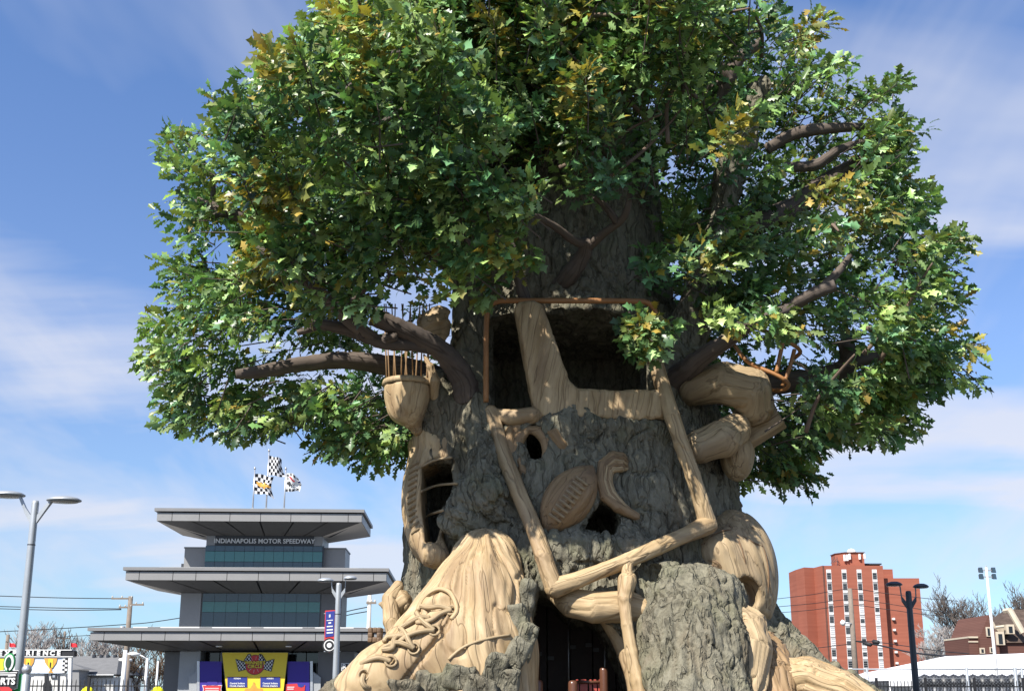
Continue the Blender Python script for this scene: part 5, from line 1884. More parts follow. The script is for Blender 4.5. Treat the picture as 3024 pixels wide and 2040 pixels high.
sky_print()
pl('picture', [(-300, 418), (925, 418), (905, 636), (-300, 636)], YS + 0.02, 0.05, 'sky_print')
pl('yellow_patch', [(-300, 432), (60, 432), (45, 615), (-300, 615)], YS - 0.0, 0.015, 'yellow_print')
for cx0, s0 in ((695, 1.0), (390, 0.9)):
    pts = [(-90, 432), (90, 432), (78, 490), (40, 545), (15, 570), (12, 600), (35, 632), (-35, 632), (-12, 600), (-15, 570), (-40, 545), (-78, 490)]
    pl('trophy', [(cx0 + x * s0, y) for x, y in pts], YS - 0.01, 0.02, 'gold_print')
    pl('trophy_panel', [(cx0 + x * s0, y) for x, y in ((-34, 440), (34, 440), (30, 560), (-30, 560))], YS - 0.02, 0.008, 'yellow_print')
    c = cA(cx0, 522, YS)
    text('numeral', '1', 0.2, (c[0], YS - 0.035, c[2]), 'black_paint', sw, bold=0.008, extrude=0.004)
for k in range(7):
    for j in range(2):
        x, y = 862 + j * 33 - k * 1.5, 430 + k * 29
        pl('checker_square', [(x, y), (x + 32, y), (x + 32, y + 28), (x, y + 28)], YS + 0.0, 0.018, 'white_paint' if (k + j) % 2 == 0 else 'black_paint')
pl('corner_post', [(938, 418), (982, 418), (962, 1100), (918, 1100)], YS - 0.02, 0.12, 'white_paint')
pl('shed_wall', [(-300, 640), (905, 640), (895, 1100), (-300, 1100)], YS + 0.1, 0.2, 'garage_white')
pl('shed_window', [(700, 645), (775, 645), (775, 712), (700, 712)], YS + 0.06, 0.03, 'dark_metal')
pl('window_glass', [(722, 660), (755, 660), (755, 695), (722, 695)], YS + 0.05, 0.008, 'steel')
pl('dark_banner', [(610, 645), (655, 645), (655, 700), (700, 790), (700, 1100), (590, 1100), (590, 800), (610, 760)], YS + 0.05, 0.03, 'black_paint')
pl('drainpipe', [(795, 645), (808, 645), (795, 1100), (782, 1100)], YS + 0.05, 0.04, 'dark_metal')
xs_l = [(-40, 'S' if False else ''), (12, 'E'), (108, 'X'), (205, 'P'), (298, 'E'), (395, 'R'), (458, 'I'), (535, 'E'), (632, 'N'), (725, 'C'), (812, 'E')]
for x, ch in xs_l:
    if ch:
        c = cA(x, 365, YS)
        text('letter', ch, 0.205, (c[0], YS - 0.03, c[2]), 'white_paint', sw, bold=0.011, extrude=0.012, sx=1.15)
for x in (130, 975):
    e_ = empty('pennant', tuple(cA(x, 312, YS)))
    tag(e_, 'small red pennant on the sign board, ' + ('just left of the tall lamp pole' if x < 500 else 'at its right end'), 'flag', 'red pennants on the sign')
    a, b = cA(x - 8, 312, YS + 0.1), cA(x - 4, 215, YS + 0.1)
    MB().tube([a, b], 0.008, 5).build('stick', MAT['white_paint'], e_)
    nx = 8
    vs_ = []
    for i in range(nx + 1):
        t = i / nx
        for yy in (215 + 28 * t, 272 + 14 * t):
            p = cA(x + 88 * t, yy + 5 * math.sin(t * 7), YS + 0.1 + 0.05 * math.sin(t * 6))
            vs_.append(p)
    MB().add(vs_, [(2 * i, 2 * i + 2, 2 * i + 3, 2 * i + 1) for i in range(nx)]).build('cloth', MAT['red_flag'], e_, True)

# leaf-topped sports sign, nearer
YP = 19.5
sp = empty('sports_sign', tuple(cA(100, 1000, YP) * np.array([1, 1, 0])))
tag(sp, 'black and green SPORTS sign topped by an oval with a tree, lower left corner', 'sign')
ps = lambda name, pts, Y, th, mat: plate(name, pts, Y, th, mat, sp, cA)
ps('green_panel', [(-200, 645), (305, 645), (292, 1300), (-200, 1300)], YP + 0.05, 0.06, 'green_print')
ps('border', [(-260, 606), (255, 594), (232, 845), (180, 865), (-260, 865)], YP, 0.04, 'white_paint')
ps('board', [(-260, 614), (246, 602), (224, 838), (176, 858), (-260, 858)], YP - 0.01, 0.008, 'black_paint')
for y, xa, xb in ((628, -200, 235), (655, -200, 215), (668, 110, 215)):
    ps('small_lettering', [(xa, y), (xb, y - 6), (xb - 1, y + 8), (xa, y + 14)], YP - 0.02, 0.008, 'white_paint')
c = cA(218, 752, YP)
text('lettering', 'SPORTS', 0.155, (c[0], YP - 0.025, c[2]), 'white_paint', sp, bold=0.006, extrude=0.005, align='RIGHT', sx=0.98)
ps('red_swoosh', [(-200, 840), (60, 822), (120, 825), (165, 862), (165, 1000), (-200, 1000)], YP - 0.03, 0.015, 'red_print')


def ell(cx_, cy_, a, b, n=26, t=0.12):
    return [(cx_ + a * math.cos(2 * math.pi * k / n) + t * b * math.sin(2 * math.pi * k / n), cy_ - b * math.sin(2 * math.pi * k / n)) for k in range(n)]


ps('oval_rim', ell(122, 490, 76, 128), YP - 0.02, 0.05, 'green_print')
ps('oval', ell(122, 492, 64, 112), YP - 0.03, 0.012, 'white_paint')
ps('tree_crown', ell(112, 490, 38, 78, 17), YP - 0.04, 0.01, 'tree_print')
ps('tree_stem', [(98, 560), (112, 560), (120, 606), (92, 606)], YP - 0.04, 0.01, 'tree_print')

bc_ = cA(370, 585, 17.5)
bp = empty('ball_post', (float(bc_[0]), 17.5, 0))
tag(bp, 'silver gate post with a shiny ball finial near the left corner', 'post')
MB().lathe([(0.062, 0), (0.062, bc_[2] - 0.085), (0.045, bc_[2] - 0.075), (0.03, bc_[2] - 0.055)], (bc_[0], 17.5, 0), 18).build('shaft', MAT['galvanised'], bp, True)
MB().lathe([(0.075 * math.sin(a), -0.075 * math.cos(a)) for a in np.linspace(0.03, math.pi - 0.03, 14)], tuple(bc_), 20).build('ball', MAT['steel'], bp, True)


# ------------------------------------------------------------------ fences
def picket_fence(name, xa, xb, ytop, Y, conv, lab, gap, post_every=14, spear=True, mat='wire_black'):
    a, b = conv(xa, ytop, Y), conv(xb, ytop, Y)
    H = a[2]
    e_ = empty(name, (float(a[0]), Y, 0))
    tag(e_, lab, 'fence')
    n = int((b[0] - a[0]) / gap)
    me = MB().box((-0.01, -0.01, 0.08), (0.01, 0.01, H - 0.02)).add([(-0.01, -0.01, H - 0.02), (0.01, -0.01, H - 0.02), (0.01, 0.01, H - 0.02), (-0.01, 0.01, H - 0.02), (0, 0, H + 0.05)], [(0, 1, 4), (1, 2, 4), (2, 3, 4), (3, 0, 4)]).mesh('picket')
    me.materials.append(MAT[mat])
    mp = MB().box((-0.035, -0.035, 0), (0.035, 0.035, H + 0.1)).mesh('fence_post')
    mp.materials.append(MAT[mat])
    for k in range(n + 1):
        o = link('fence_post' if k % post_every == 0 else 'picket', mp if k % post_every == 0 else me, None, e_)
        o.location = (k * gap, 0, 0)
    for z in (H - 0.16, 0.25):
        MB().box((a[0], Y - 0.026, z - 0.018), (b[0], Y - 0.012, z + 0.018)).build('rail', MAT[mat], e_)
    return e_


picket_fence('picket_fence', 400, 2190, 735, 33.0, cA, 'black iron picket fence with spear tips in front of the white shed', 0.125)
picket_fence('picket_fence', 925, 2420, 1318, 34.0, c3, 'black iron picket fence right of the tree in front of the white tent', 0.105)


def chain_fence(lab):
    Y = 38.0
    a, b = c3(700, 1205, Y), c3(2420, 1205, Y)
    H = a[2]
    e_ = empty('chain_link_fence', (float(a[0]), Y, 0))
    tag(e_, lab, 'fence')
    MB().tube([(a[0], Y, H), (b[0], Y, H)], 0.025, 8).build('top_rail', MAT['galvanised'], e_, True)
    z2 = c3(1000, 1290, Y)[2]
    MB().tube([(a[0], Y + 0.02, z2), (b[0], Y + 0.02, z2)], 0.008, 5).build('wire', MAT['galvanised'], e_, True)
    for x, r in ((835, 0.04), (1780, 0.05), (2238, 0.06), (2300, 0.04)):
        p = c3(x, 1205, Y)
        MB().tube([(p[0], Y, 0), (p[0], Y, H + 0.05)], r, 10).build('fence_post', MAT['galvanised'], e_, True)
    p, q_ = c3(2215, 1300, Y), c3(2300, 1225, Y)
    MB().tube([p, q_], 0.03, 8).build('brace', MAT['galvanised'], e_, True)
    mb = MB()
    s_ = 0.11
    x = a[0] - H
    while x < b[0]:
        for d in (1, -1):
            xa = x if d == 1 else x + H
            mb.tube([(xa, Y + 0.03, 0.02), (xa + d * H, Y + 0.03, H)], 0.0022, 3, False)
        x += s_
    tag(mb.build('wire_mesh', MAT['galvanised'], e_), kind='stuff')


chain_fence('galvanised chain-link fence with tall posts in front of the white tent')

# ------------------------------------------------------------------ bare trees
def bare_tree(name, x, yb, yt, Y, spread, mat, lab, seed, conv=None, depth=6, trunk_r=None, twist=0.5, ybase=None):
    r_ = random.Random(seed)
    B_ = V(x, yb, Y)
    H = V(x, yt, Y)[2]
    e_ = empty(name, (float(B_[0]), Y, 0))
    tag(e_, lab, 'tree', 'bare winter trees')
    tr_, cr_ = MB(), MB()
    R0 = trunk_r or H * 0.028

    def grow(p, d, L, r, lv):
        n = 3
        pts = [p]
        for i in range(n):
            d = d + Vector((r_.gauss(0, 0.13), r_.gauss(0, 0.13), r_.gauss(0.05, 0.08)))
            d.normalize()
            pts.append(pts[-1] + d * (L / n))
        rr = [r * (1 - 0.35 * i / n) for i in range(n + 1)]
        (tr_ if lv == 0 else cr_).tube([tuple(q) for q in pts], rr, 6 if lv < 2 else 3, False)
        if lv >= depth:
            return
        nb = (3, 4, 4)[lv] if lv < 3 else (3 if r_.random() < 0.5 else 2)
        for k in range(nb):
            t = r_.uniform(0.55, 1.0) if k else 1.0
            q = pts[min(int(t * n), n)]
            ang = r_.uniform(0, 2 * math.pi)
            sd = Vector((math.cos(ang), math.sin(ang), 0))
            nd = d * (1.0 - 0.3 * spread) + sd * (twist * spread * r_.uniform(0.5, 1.2)) + Vector((0, 0, 0.12))
            nd.normalize()
            grow(q, nd, L * r_.uniform(0.62, 0.82), max(rr[-1] * r_.uniform(0.5, 0.72), Y * 0.00022), lv + 1)
    grow(Vector((B_[0], Y, 0)), Vector((0, 0, 1)), H * 0.34, R0, 0)
    tr_.build('trunk', MAT[mat], e_, True)
    cr_.build('crown', MAT[mat], e_, False)
    return e_


for i, (x, yt, Y, sp_, mt, lab, dp) in enumerate((
        (25, 1412, 120, 0.9, 'pale_twig', 'pale bare tree at the left edge behind the letter board', 6),
        (88, 1398, 115, 0.9, 'pale_twig', 'wide pale bare tree right of the tall lamp pole', 6),
        (128, 1425, 125, 0.9, 'bare_twig', 'greyish bare tree right of the small utility pole', 6),
        (205, 1412, 130, 1.0, 'pale_twig', 'bare tree behind the grey garage roof', 6),
        (245, 1420, 125, 1.0, 'pale_twig', 'bare tree just left of the wooden utility pole, behind the garage', 6),
        (318, 1424, 90, 1.0, 'brown_twig', 'brown bare tree close beside the pagoda', 6),
        (358, 1430, 95, 1.0, 'brown_twig', 'brown bare tree under the lowest pagoda roof', 6),
        (2222, 1322, 170, 1.0, 'bare_twig', 'large spreading bare tree behind the floodlight mast', 7),
        (2310, 1322, 165, 0.8, 'bare_twig', 'upright bare tree at the right edge behind the gabled house', 7),
        (2270, 1335, 185, 0.9, 'bare_twig', 'bare tree behind the ridge of the gabled house', 6),
        (2160, 1405, 160, 1.1, 'pale_twig', 'small whitish bare tree between brick tower and gabled house', 7),
        (2125, 1440, 150, 1.1, 'pale_twig', 'low whitish bare tree just right of the brick tower', 6))):
    bare_tree('bare_tree', x, 1568, yt, Y, sp_, mt, lab, 100 + i, depth=dp)

# ------------------------------------------------------------------ house behind the fence
YH = 85.0
hs = empty('garage', tuple(cA(1320, 900, YH) * np.array([1, 1, 0])))
tag(hs, 'grey-roofed white garage with a ribbed front beyond the left fence', 'building')
ph = lambda name, pts, Y, th, mat: plate(name, pts, Y, th, mat, hs, cA)
ph('wall', [(1085, 690), (1560, 690), (1560, 1060), (1085, 1060)], YH, 6.0, 'garage_white')
a0, a1 = cA(1005, 405, YH + 4), cA(1640, 395, YH + 4)
b0, b1 = cA(985, 650, YH - 0.5), cA(1598, 652, YH - 0.5)
MB().add([b0, b1, a1, a0, (b0[0], YH + 8.5, b0[2]), (b1[0], YH + 8.5, b1[2])], [(0, 1, 2, 3), (5, 4, 3, 2), (4, 0, 3), (1, 5, 2), (0, 4, 5, 1)]).build('roof', MAT['roof_shingle'], hs)
ph('gutter', [(1085, 652), (1560, 652), (1560, 664), (1085, 664)], YH - 0.6, 0.15, 'white_paint')
ph('frieze', [(1088, 666), (1558, 666), (1558, 700), (1088, 700)], YH - 0.05, 0.04, 'panel_grey')
for k in range(26):
    x = 1092 + k * 18
    ph('rib', [(x, 702), (x + 11, 702), (x + 11, 1060), (x, 1060)], YH - 0.06, 0.05, 'white_paint')
for x in (1292, 1392, 1482, 1580):
    p = cA(x, 408, YH + 3.6)
    MB().tube([(p[0], YH + 3.6, p[2] - 0.5), (p[0], YH + 3.6, p[2] + 0.12)], 0.16, 8).build('roof_vent', MAT['dark_metal'], hs)
ph('porch_wall', [(985, 590), (1085, 590), (1085, 1060), (985, 1060)], YH - 2.2, 2.0, 'panel_grey')
p0, p1, p2 = cA(960, 575, YH - 2.4), cA(1160, 578, YH - 2.4), cA(985, 500, YH - 1.0)
MB().add([p0, p1, (p1[0], YH, p1[2]), (p0[0], YH, p0[2]), p2], [(0, 1, 4), (1, 2, 4), (2, 3, 4), (3, 0, 4), (0, 3, 2, 1)]).build('porch_roof', MAT['roof_shingle'], hs)

# ------------------------------------------------------------------ utility poles, wires, roadside lamps
def upole(conv, xt, yt, xb, yb, Y, r, mat, lab, arms=()):
    T_, B_ = conv(xt, yt, Y), conv(xb, yb, Y)
    X0 = (T_[0] + B_[0]) / 2
    e_ = empty('utility_pole', (float(X0), Y, 0))
    tag(e_, lab, 'pole')
    MB().tube([(X0, Y, 0), (X0, Y, T_[2] * 0.5), (X0, Y, T_[2])], [r * 1.15, r, r * 0.85], 10).build('shaft', MAT[mat], e_, True)
    for (dx0, dx1, y) in arms:
        p = conv(xt, y, Y)
        MB().box((X0 + dx0, Y - 0.16, p[2] - 0.07), (X0 + dx1, Y - 0.06, p[2] + 0.07)).build('crossarm', MAT['weathered_pole'], e_)
        for xx in np.linspace(dx0 + 0.08, dx1 - 0.08, 3):
            MB().lathe([(0.06, 0), (0.07, 0.08), (0.04, 0.16)], (X0 + xx, Y - 0.11, p[2] + 0.07), 8).build('insulator', MAT['pale_pole'], e_)
    return e_, X0, T_[2]


ident = lambda x, y, Y: V(x, y, Y)
UP = upole(ident, 296, 1353, 292, 1425, 95, 0.22, 'weathered_pole', 'wooden utility pole with crossarms rising behind the lowest pagoda roof', ((-1.6, 0.2, 1358), (-0.9, 0.2, 1378), (-0.1, 1.2, 1372)))
MB().lathe([(0.2, 0), (0.24, 0.1), (0.24, 0.8), (0.2, 0.9)], (UP[1] - 0.5, 95, UP[2] - 3.4), 12).build('transformer', MAT['galvanised'], UP[0], True)
upole(ident, 840, 1345, 836, 1425, 80, 0.16, 'pale_pole', 'pale utility pole between the pagoda roofs and the sneaker', ((-0.2, 0.5, 1368),))
upole(ident, 145, 1432, 144, 1500, 140, 0.15, 'weathered_pole', 'thin distant utility pole just right of the tall lamp', ((-0.8, 0.8, 1448),))
upole(ident, 16, 1440, 15, 1500, 100, 0.18, 'weathered_pole', 'short dark utility pole at the far left edge')
UR = upole(c3, 672, 440, 725, 1195, 115, 0.27, 'weathered_pole', 'tall wooden utility pole standing before the brick tower', ())
# cobra-head lamp on that pole
al = empty('cobra_lamp', tuple(c3(690, 770, 115)))
tag(al, 'white cobra-head lamp arm fixed to the tall wooden pole', 'lamp')
MB().tube([c3(688, 775, 114.8), c3(650, 766, 114.6), c3(622, 764, 114.6)], 0.08, 6).build('arm', MAT['white_paint'], al, True)
MB().tube([c3(628, 764, 114.6), c3(605, 766, 114.6), c3(585, 768, 114.6)], [0.2, 0.34, 0.15], 8).build('head', MAT['white_paint'], al, True)


def wire(pts, r, lab, Y=None):
    o = MB().tube(catmull(pts, 8), r, 4).build('cable', MAT['wire_black'], None, True)
    tag(o, lab, 'cable', 'overhead cables')


W1 = [((-60, 1350, 100), (130, 1356, 97), (272, 1358, 95), 'uppermost overhead cable left of the wooden utility pole'),
      ((-60, 1374, 100), (130, 1379, 97), (275, 1381, 95), 'second overhead cable from the top at the left'),
      ((-60, 1379, 101), (130, 1384, 98), (275, 1383, 95.2), 'third overhead cable from the top at the left'),
      ((-60, 1436, 100), (150, 1425, 97), (292, 1416, 95), 'overhead cable rising from the left edge to the wooden pole'),
      ((292, 1416, 95), (340, 1412, 94), (420, 1400, 90), 'overhead cable from the wooden pole towards the pagoda'),
      ((300, 1430, 95), (350, 1427, 94), (420, 1424, 90), 'lower overhead cable from the wooden pole towards the pagoda'),
      ((120, 1446, 140), (220, 1440, 120), (290, 1434, 96), 'lowest overhead cable at the left'),
      ((770, 1392, 82), (800, 1384, 81), (840, 1376, 80), 'upper cable at the pale utility pole'),
      ((770, 1400, 82), (800, 1393, 81), (840, 1386, 80), 'lower cable at the pale utility pole')]
for a, b, c, lab in W1:
    wire([V(*a), V(*b), V(*c)], 0.035, lab)
for pts, r, lab in (([(725, 938, 115), (980, 985, 108), (1250, 1045, 100), (1640, 1085, 90), (1850, 1075, 85)], 0.075, 'thick black cable sagging right from the tall wooden pole'),
                    ([(722, 936, 115), (900, 945, 112), (1200, 985, 105), (1500, 1030, 96), (1800, 1058, 90)], 0.035, 'thin black cable above the thick one across the brick tower'),
                    ([(-30, 540, 125), (300, 500, 120), (672, 445, 115), (1000, 485, 115), (1400, 535, 112), (1700, 560, 110)], 0.03, 'topmost thin cable across the brick tower'),
                    ([(-30, 615, 125), (300, 585, 120), (680, 545, 115), (1000, 580, 115), (1400, 645, 112), (1700, 675, 110)], 0.03, 'second thin cable across the brick tower'),
                    ([(-30, 672, 125), (300, 645, 120), (690, 600, 115), (1000, 635, 115), (1400, 688, 112), (1700, 705, 110)], 0.03, 'third thin cable across the brick tower'),
                    ([(300, 1010, 120), (480, 990, 118), (710, 962, 115)], 0.035, 'low cable reaching the tall wooden pole from the left')):
    wire([c3(*p) for p in pts], r, lab)
for k, (x, y) in enumerate(((850, 968), (922, 947))):
    a, b = c3(x - 40, y - 8, 110.5 if k else 111.3), c3(x + 36, y + 8, 110.0 if k else 110.8)
    o = MB().tube([a, a + (b - a) * 0.15, a + (b - a) * 0.85, b], [0.05, 0.2, 0.2, 0.05], 8).build('splice_case', MAT['wire_black'], None, True)
    tag(o, 'black cable splice case hanging on the ' + ('thick' if k == 0 else 'thin') + ' cable before the tower', 'splice case')


def road_lamp(conv, xp, yt, xb, yb, Y, arm, lab, mat='white_paint', r=0.1):
    T_, B_ = conv(xp, yt, Y), conv(xb, yb, Y)
    e_ = empty('road_lamp', (float(B_[0]), Y, 0))
    tag(e_, lab, 'street lamp')
    X0 = float((T_[0] + B_[0]) / 2)
    MB().tube([(X0, Y, 0), (X0, Y, T_[2])], [r * 1.2, r * 0.8], 10).build('pole', MAT[mat], e_, True)
    if arm:
        pts = [conv(*p, Y) for p in arm]
        MB().tube([np.array([X0, Y, pts[0][2]])] + pts[1:], 0.05, 6).build('arm', MAT['white_paint'], e_, True)
        h = pts[-1]
        MB().tube([h + np.array([0.1, 0, 0]), h + np.array([-0.35, 0, 0.03]), h + np.array([-0.7, 0, 0.02])], [0.08, 0.16, 0.08], 8).build('head', MAT['white_paint'], e_, True)


road_lamp(cA, 1725, 320, 1680, 884, 60, None, 'plain white pole beside the left end of the pagoda', r=0.13)
road_lamp(cA, 2020, 430, 2000, 800, 75, [(2020, 445), (1960, 405), (1900, 380)], 'white cobra-head road lamp seen under the lowest pagoda roof')
road_lamp(cA, 1755, 380, 1750, 800, 70, [(1755, 440), (1775, 455), (1790, 458)], 'dark wooden pole with a small white lamp next to the white pole', 'weathered_pole', 0.16)
road_lamp(cA, 2168, 470, 2150, 800, 70, None, 'thin white pole left of the pagoda pier', r=0.07)
for i, (x, y) in enumerate(((1205, 862), (2165, 862))):
    c = cA(x, y, 36.0)
    ve = empty('hydrant_marker', (float(c[0]), 36.0, 0))
    tag(ve, 'bright yellow marker cap behind the fence, ' + ('by the garage' if i == 0 else 'by the pagoda pier'), 'marker', 'yellow marker caps')
    MB().lathe([(0.05, 0), (0.05, c[2] - 0.15)], (c[0], 36.0, 0), 10).build('stem', MAT['vest_yellow'], ve, True)
    MB().lathe([(0.2, -0.18), (0.22, -0.1), (0.16, 0.02), (0.09, 0.08), (0.01, 0.1)], tuple(c), 12).build('cap', MAT['vest_yellow'], ve, True)

# ------------------------------------------------------------------ right: brick tower block
def brick_mat(name, c0, c1):
    m, g = newmat(name)
    tc = g.n('ShaderNodeTexCoord').outputs['Object']
    st = g.noise(g.mapping(tc, (0.05, 0.05, 1.6)), 1.0, 4, 0.6)
    big = g.noise(tc, 0.12, 4, 0.6)
    row = g.n('ShaderNodeTexWave', {'Vector': tc, 'Scale': 1.6, 'Distortion': 0.3}, wave_type='BANDS', bands_direction='Z').outputs[0]
    c = g.mix(g.ramp(st, [(0.35, 0.0), (0.65, 1.0)]), c0, c1)
    c = g.mix(g.math('MULTIPLY', g.ramp(big, [(0.4, 0.0), (0.7, 1.0)]), 0.3), c, tuple(x * 0.75 for x in c0))
    c = g.mix(g.math('MULTIPLY', row, 0.12), c, (0.30, 0.2, 0.16))
    finish(g, principled(g, c, 0.9, 0.15))


brick_mat('brick', (0.27, 0.083, 0.052), (0.33, 0.108, 0.068))
brick_mat('brick_dark', (0.10, 0.045, 0.036), (0.13, 0.06, 0.046))
YT = 260.0
tw = empty('brick_tower', tuple(c3(700, 1400, YT) * np.array([1, 1, 0])))
tag(tw, 'red brick apartment tower with four white window strips', 'building')
X = lambda x, y, Y=YT: float(c3(x, y, Y)[0])
Z = lambda y, Y=YT: float(c3(700, y, Y)[2])
zt = Z(224)
pts = [(X(160, 262, 269), 269), (X(238, 238, 263.5), 263.5), (X(330, 240, 264.5), 264.5), (X(408, 222), YT), (X(985, 225), YT), (X(985, 225), 276), (X(160, 262, 269), 276)]


def column(name, plan, z0, z1, mat, par):
    n_ = len(plan)
    vs_ = [(x, y, z0) for x, y in plan] + [(x, y, z1) for x, y in plan]
    fs_ = [tuple(range(n_ - 1, -1, -1)), tuple(range(n_, 2 * n_))] + [(i, (i + 1) % n_, (i + 1) % n_ + n_, i + n_) for i in range(n_)]
    return MB().add(vs_, fs_).build(name, MAT[mat], par)


main = column('main_block', pts, 0, zt, 'brick', tw)
xr0, xr1 = X(985, 225), X(1364, 345)
wg = column('wing', [(xr0, YT + 2.3), (xr1, YT + 2.3), (xr1, 276), (xr0, 276)], 0, Z(343, YT + 2.3), 'brick', tw)
column('stair_block', [(xr0 - 0.01, YT + 5), (X(1078, 260, 265), YT + 5), (X(1078, 260, 265), 275), (xr0 - 0.01, 275)], 0, Z(258, YT + 5), 'brick', tw)
xp0, xp1 = X(562, 130, YT + 4), X(805, 100, YT + 4)
column('penthouse', [(xp0, YT + 6.5), (X(625, 110, YT + 4), YT + 4), (xp1, YT + 4), (xp1, YT + 10), (xp0, YT + 10)], zt, Z(102, YT + 4), 'brick', tw)
column('penthouse_cap', [(xp0 - 0.2, YT + 6.3), (X(622, 110, YT + 4), YT + 3.7), (xp1 + 0.2, YT + 3.7), (xp1 + 0.2, YT + 10.2), (xp0 - 0.2, YT + 10.2)], Z(102, YT + 4) + 0.01, Z(97, YT + 4), 'brick_dark', tw)
column('roof_canopy', [(xp1, YT + 5), (X(975, 205, YT + 5), YT + 5), (X(975, 205, YT + 5), YT + 9), (xp1, YT + 9)], Z(214, YT + 5), Z(202, YT + 5), 'dark_metal', tw)
column('canopy_wall', [(xp1, YT + 6), (X(970, 205, YT + 5), YT + 6), (X(970, 205, YT + 5), YT + 8.5), (xp1, YT + 8.5)], zt, Z(216, YT + 5), 'brick_dark', tw)
for x, ya, yb in ((622, 122, 180), (648, 120, 178), (670, 112, 166), (765, 115, 165), (812, 112, 160)):
    a, b = c3(x, ya, YT + 3.6), c3(x, yb, YT + 3.6)
    MB().tube([(a[0], YT + 3.6, b[2]), (a[0], YT + 3.6, a[2])], 0.3, 8).build('vent_pipe', MAT['white_paint'], tw)
p = c3(700, 88, YT + 6)
MB().lathe([(1.0, 0), (1.1, 0.4), (0.8, 1.0), (0.01, 1.3)], (p[0], YT + 7, Z(97, YT + 4)), 12).build('roof_fan', MAT['white_paint'], tw)
a = c3(540, 205, YT + 5)
for k in range(4):
    MB().tube([a + np.array([-1.2 + 0.5 * k, 0, 0.2 * k]), a + np.array([-0.2 + 0.4 * k, 0, 1.6 - 0.5 * k])], 0.06, 4).build('aerial', MAT['dark_metal'], tw)
MB().tube([(a[0] + 0.4, YT + 5, zt), (a[0] + 0.4, YT + 5, a[2] + 1.6)], 0.07, 5).build('aerial_mast', MAT['dark_metal'], tw)
column('downpipe', [(X(412, 230), YT - 0.15), (X(424, 230), YT - 0.15), (X(424, 230), YT), (X(412, 230), YT)], 0, zt, 'brick_dark', tw)
# window strips: panel, then per storey a sash with its louvred bars
ww = X(492, 240) - X(447, 240)
fl = (zt - Z(1350)) / 10.75
dark_me = MB().box((0.09, -0.06, 0), (ww - 0.09, -0.02, 1.55)).mesh('sash'); dark_me.materials.append(MAT['glass_dark'])
grey_me = MB().box((0.09, -0.06, 0), (ww - 0.09, -0.02, 1.55)).mesh('sash'); grey_me.materials.append(MAT['letter_grey'])
half_me = MB().box((0.09, -0.06, 0), (ww - 0.09, -0.02, 0.85)).mesh('sash'); half_me.materials.append(MAT['glass_dark'])
bar_me = MB().box((0.1, -0.12, -0.035), (ww - 0.1, -0.065, 0.035)).mesh('louvre_bar'); bar_me.materials.append(MAT['panel_grey'])
spn_me = MB().box((0.03, -0.10, 0), (ww - 0.03, -0.005, 0.32)).mesh('spandrel'); spn_me.materials.append(MAT['panel_grey'])
tr_ = random.Random(3)
for ci_, xc0 in enumerate((447, 592, 735, 880)):
    x0 = X(xc0, 240)
    st = MB().box((x0, YT - 0.004, 1.0), (x0 + ww, YT + 0.3, zt - 0.9)).build('window_strip', MAT['white_paint'], tw)
    st.location.y -= 0.03
    for k in range(11):
        zb = zt - 0.9 - 0.75 - 1.55 - k * fl
        if zb < 1: break
        w_ = tr_.random()
        light = (k >= 5 and w_ < 0.5) or w_ < 0.12
        me_ = grey_me if light else (half_me if w_ > 0.85 else dark_me)
        o = link('sash', me_, None, st)
        o.location = Vector((x0, YT, zb)) - Vector((0, 0, 0)) - Vector(tw.location) - Vector(st.location)
        for j in range(4):
            b_ = link('louvre_bar', bar_me, None, st)
            b_.location = Vector((x0, YT, zb + 0.1 + j * 0.44)) - Vector(tw.location) - Vector(st.location)
        s2 = link('spandrel', spn_me, None, st)
        s2.location = Vector((x0, YT, zb - 0.85)) - Vector(tw.location) - Vector(st.location)
for k in range(8):
    zb = zt - 12.5 - k * fl
    if zb < 1: break
    o = MB().box((X(1068, 700, YT + 2.3), YT + 1.6, zb), (X(1090, 700, YT + 2.3), YT + 2.28, zb + 0.5)).build('air_conditioner', MAT['white_paint'], tw)

# ------------------------------------------------------------------ right: gabled brick house
simple('shingle_brown', (0.085, 0.062, 0.05), 0.9, 0.15, var=0.45, scale=1.6, bmp=0.3)
YG = 130.0
gh = empty('gabled_house', tuple(c3(2050, 1300, YG) * np.array([1, 1, 0])))
tag(gh, 'dark red brick house with steep shingled roof and pale stone trim', 'building')
g3 = lambda x, y, Y=YG: c3(x, y, Y)
xa, xb = float(g3(1905, 900)[0]), float(g3(2080, 900)[0])
ap = g3(1988, 690)
zE = float(g3(1905, 900)[2])
MB().prism([(xa, 0), (xb, 0), (xb, zE * 0.98), (float(ap[0]), float(ap[2])), (xa, zE)], YG, YG + 9).build('gable_wall', MAT['brick_dark'], gh)
MB().box((float(g3(1815, 900)[0]), YG + 0.6, 0), (xa - 0.01, YG + 8, zE - 0.1)).build('side_wing', MAT['brick_dark'], gh)
MB().box((float(g3(1812, 900)[0]), YG + 0.4, zE - 0.095), (xa - 0.02, YG + 8, zE + 0.1)).build('parapet', MAT['stone_trim'], gh)
MB().box((float(g3(1815, 945)[0]), YG + 0.5, float(g3(1815, 948)[2])), (xa - 0.02, YG + 0.59, float(g3(1815, 936)[2]))).build('band_course', MAT['stone_trim'], gh)
r0, r1_, r2, r3 = g3(2010, 790, YG + 0.5), g3(2420, 1060, YG - 1.0), g3(2440, 640, YG + 6), g3(2150, 640, YG + 6)
zr = float(r3[2])
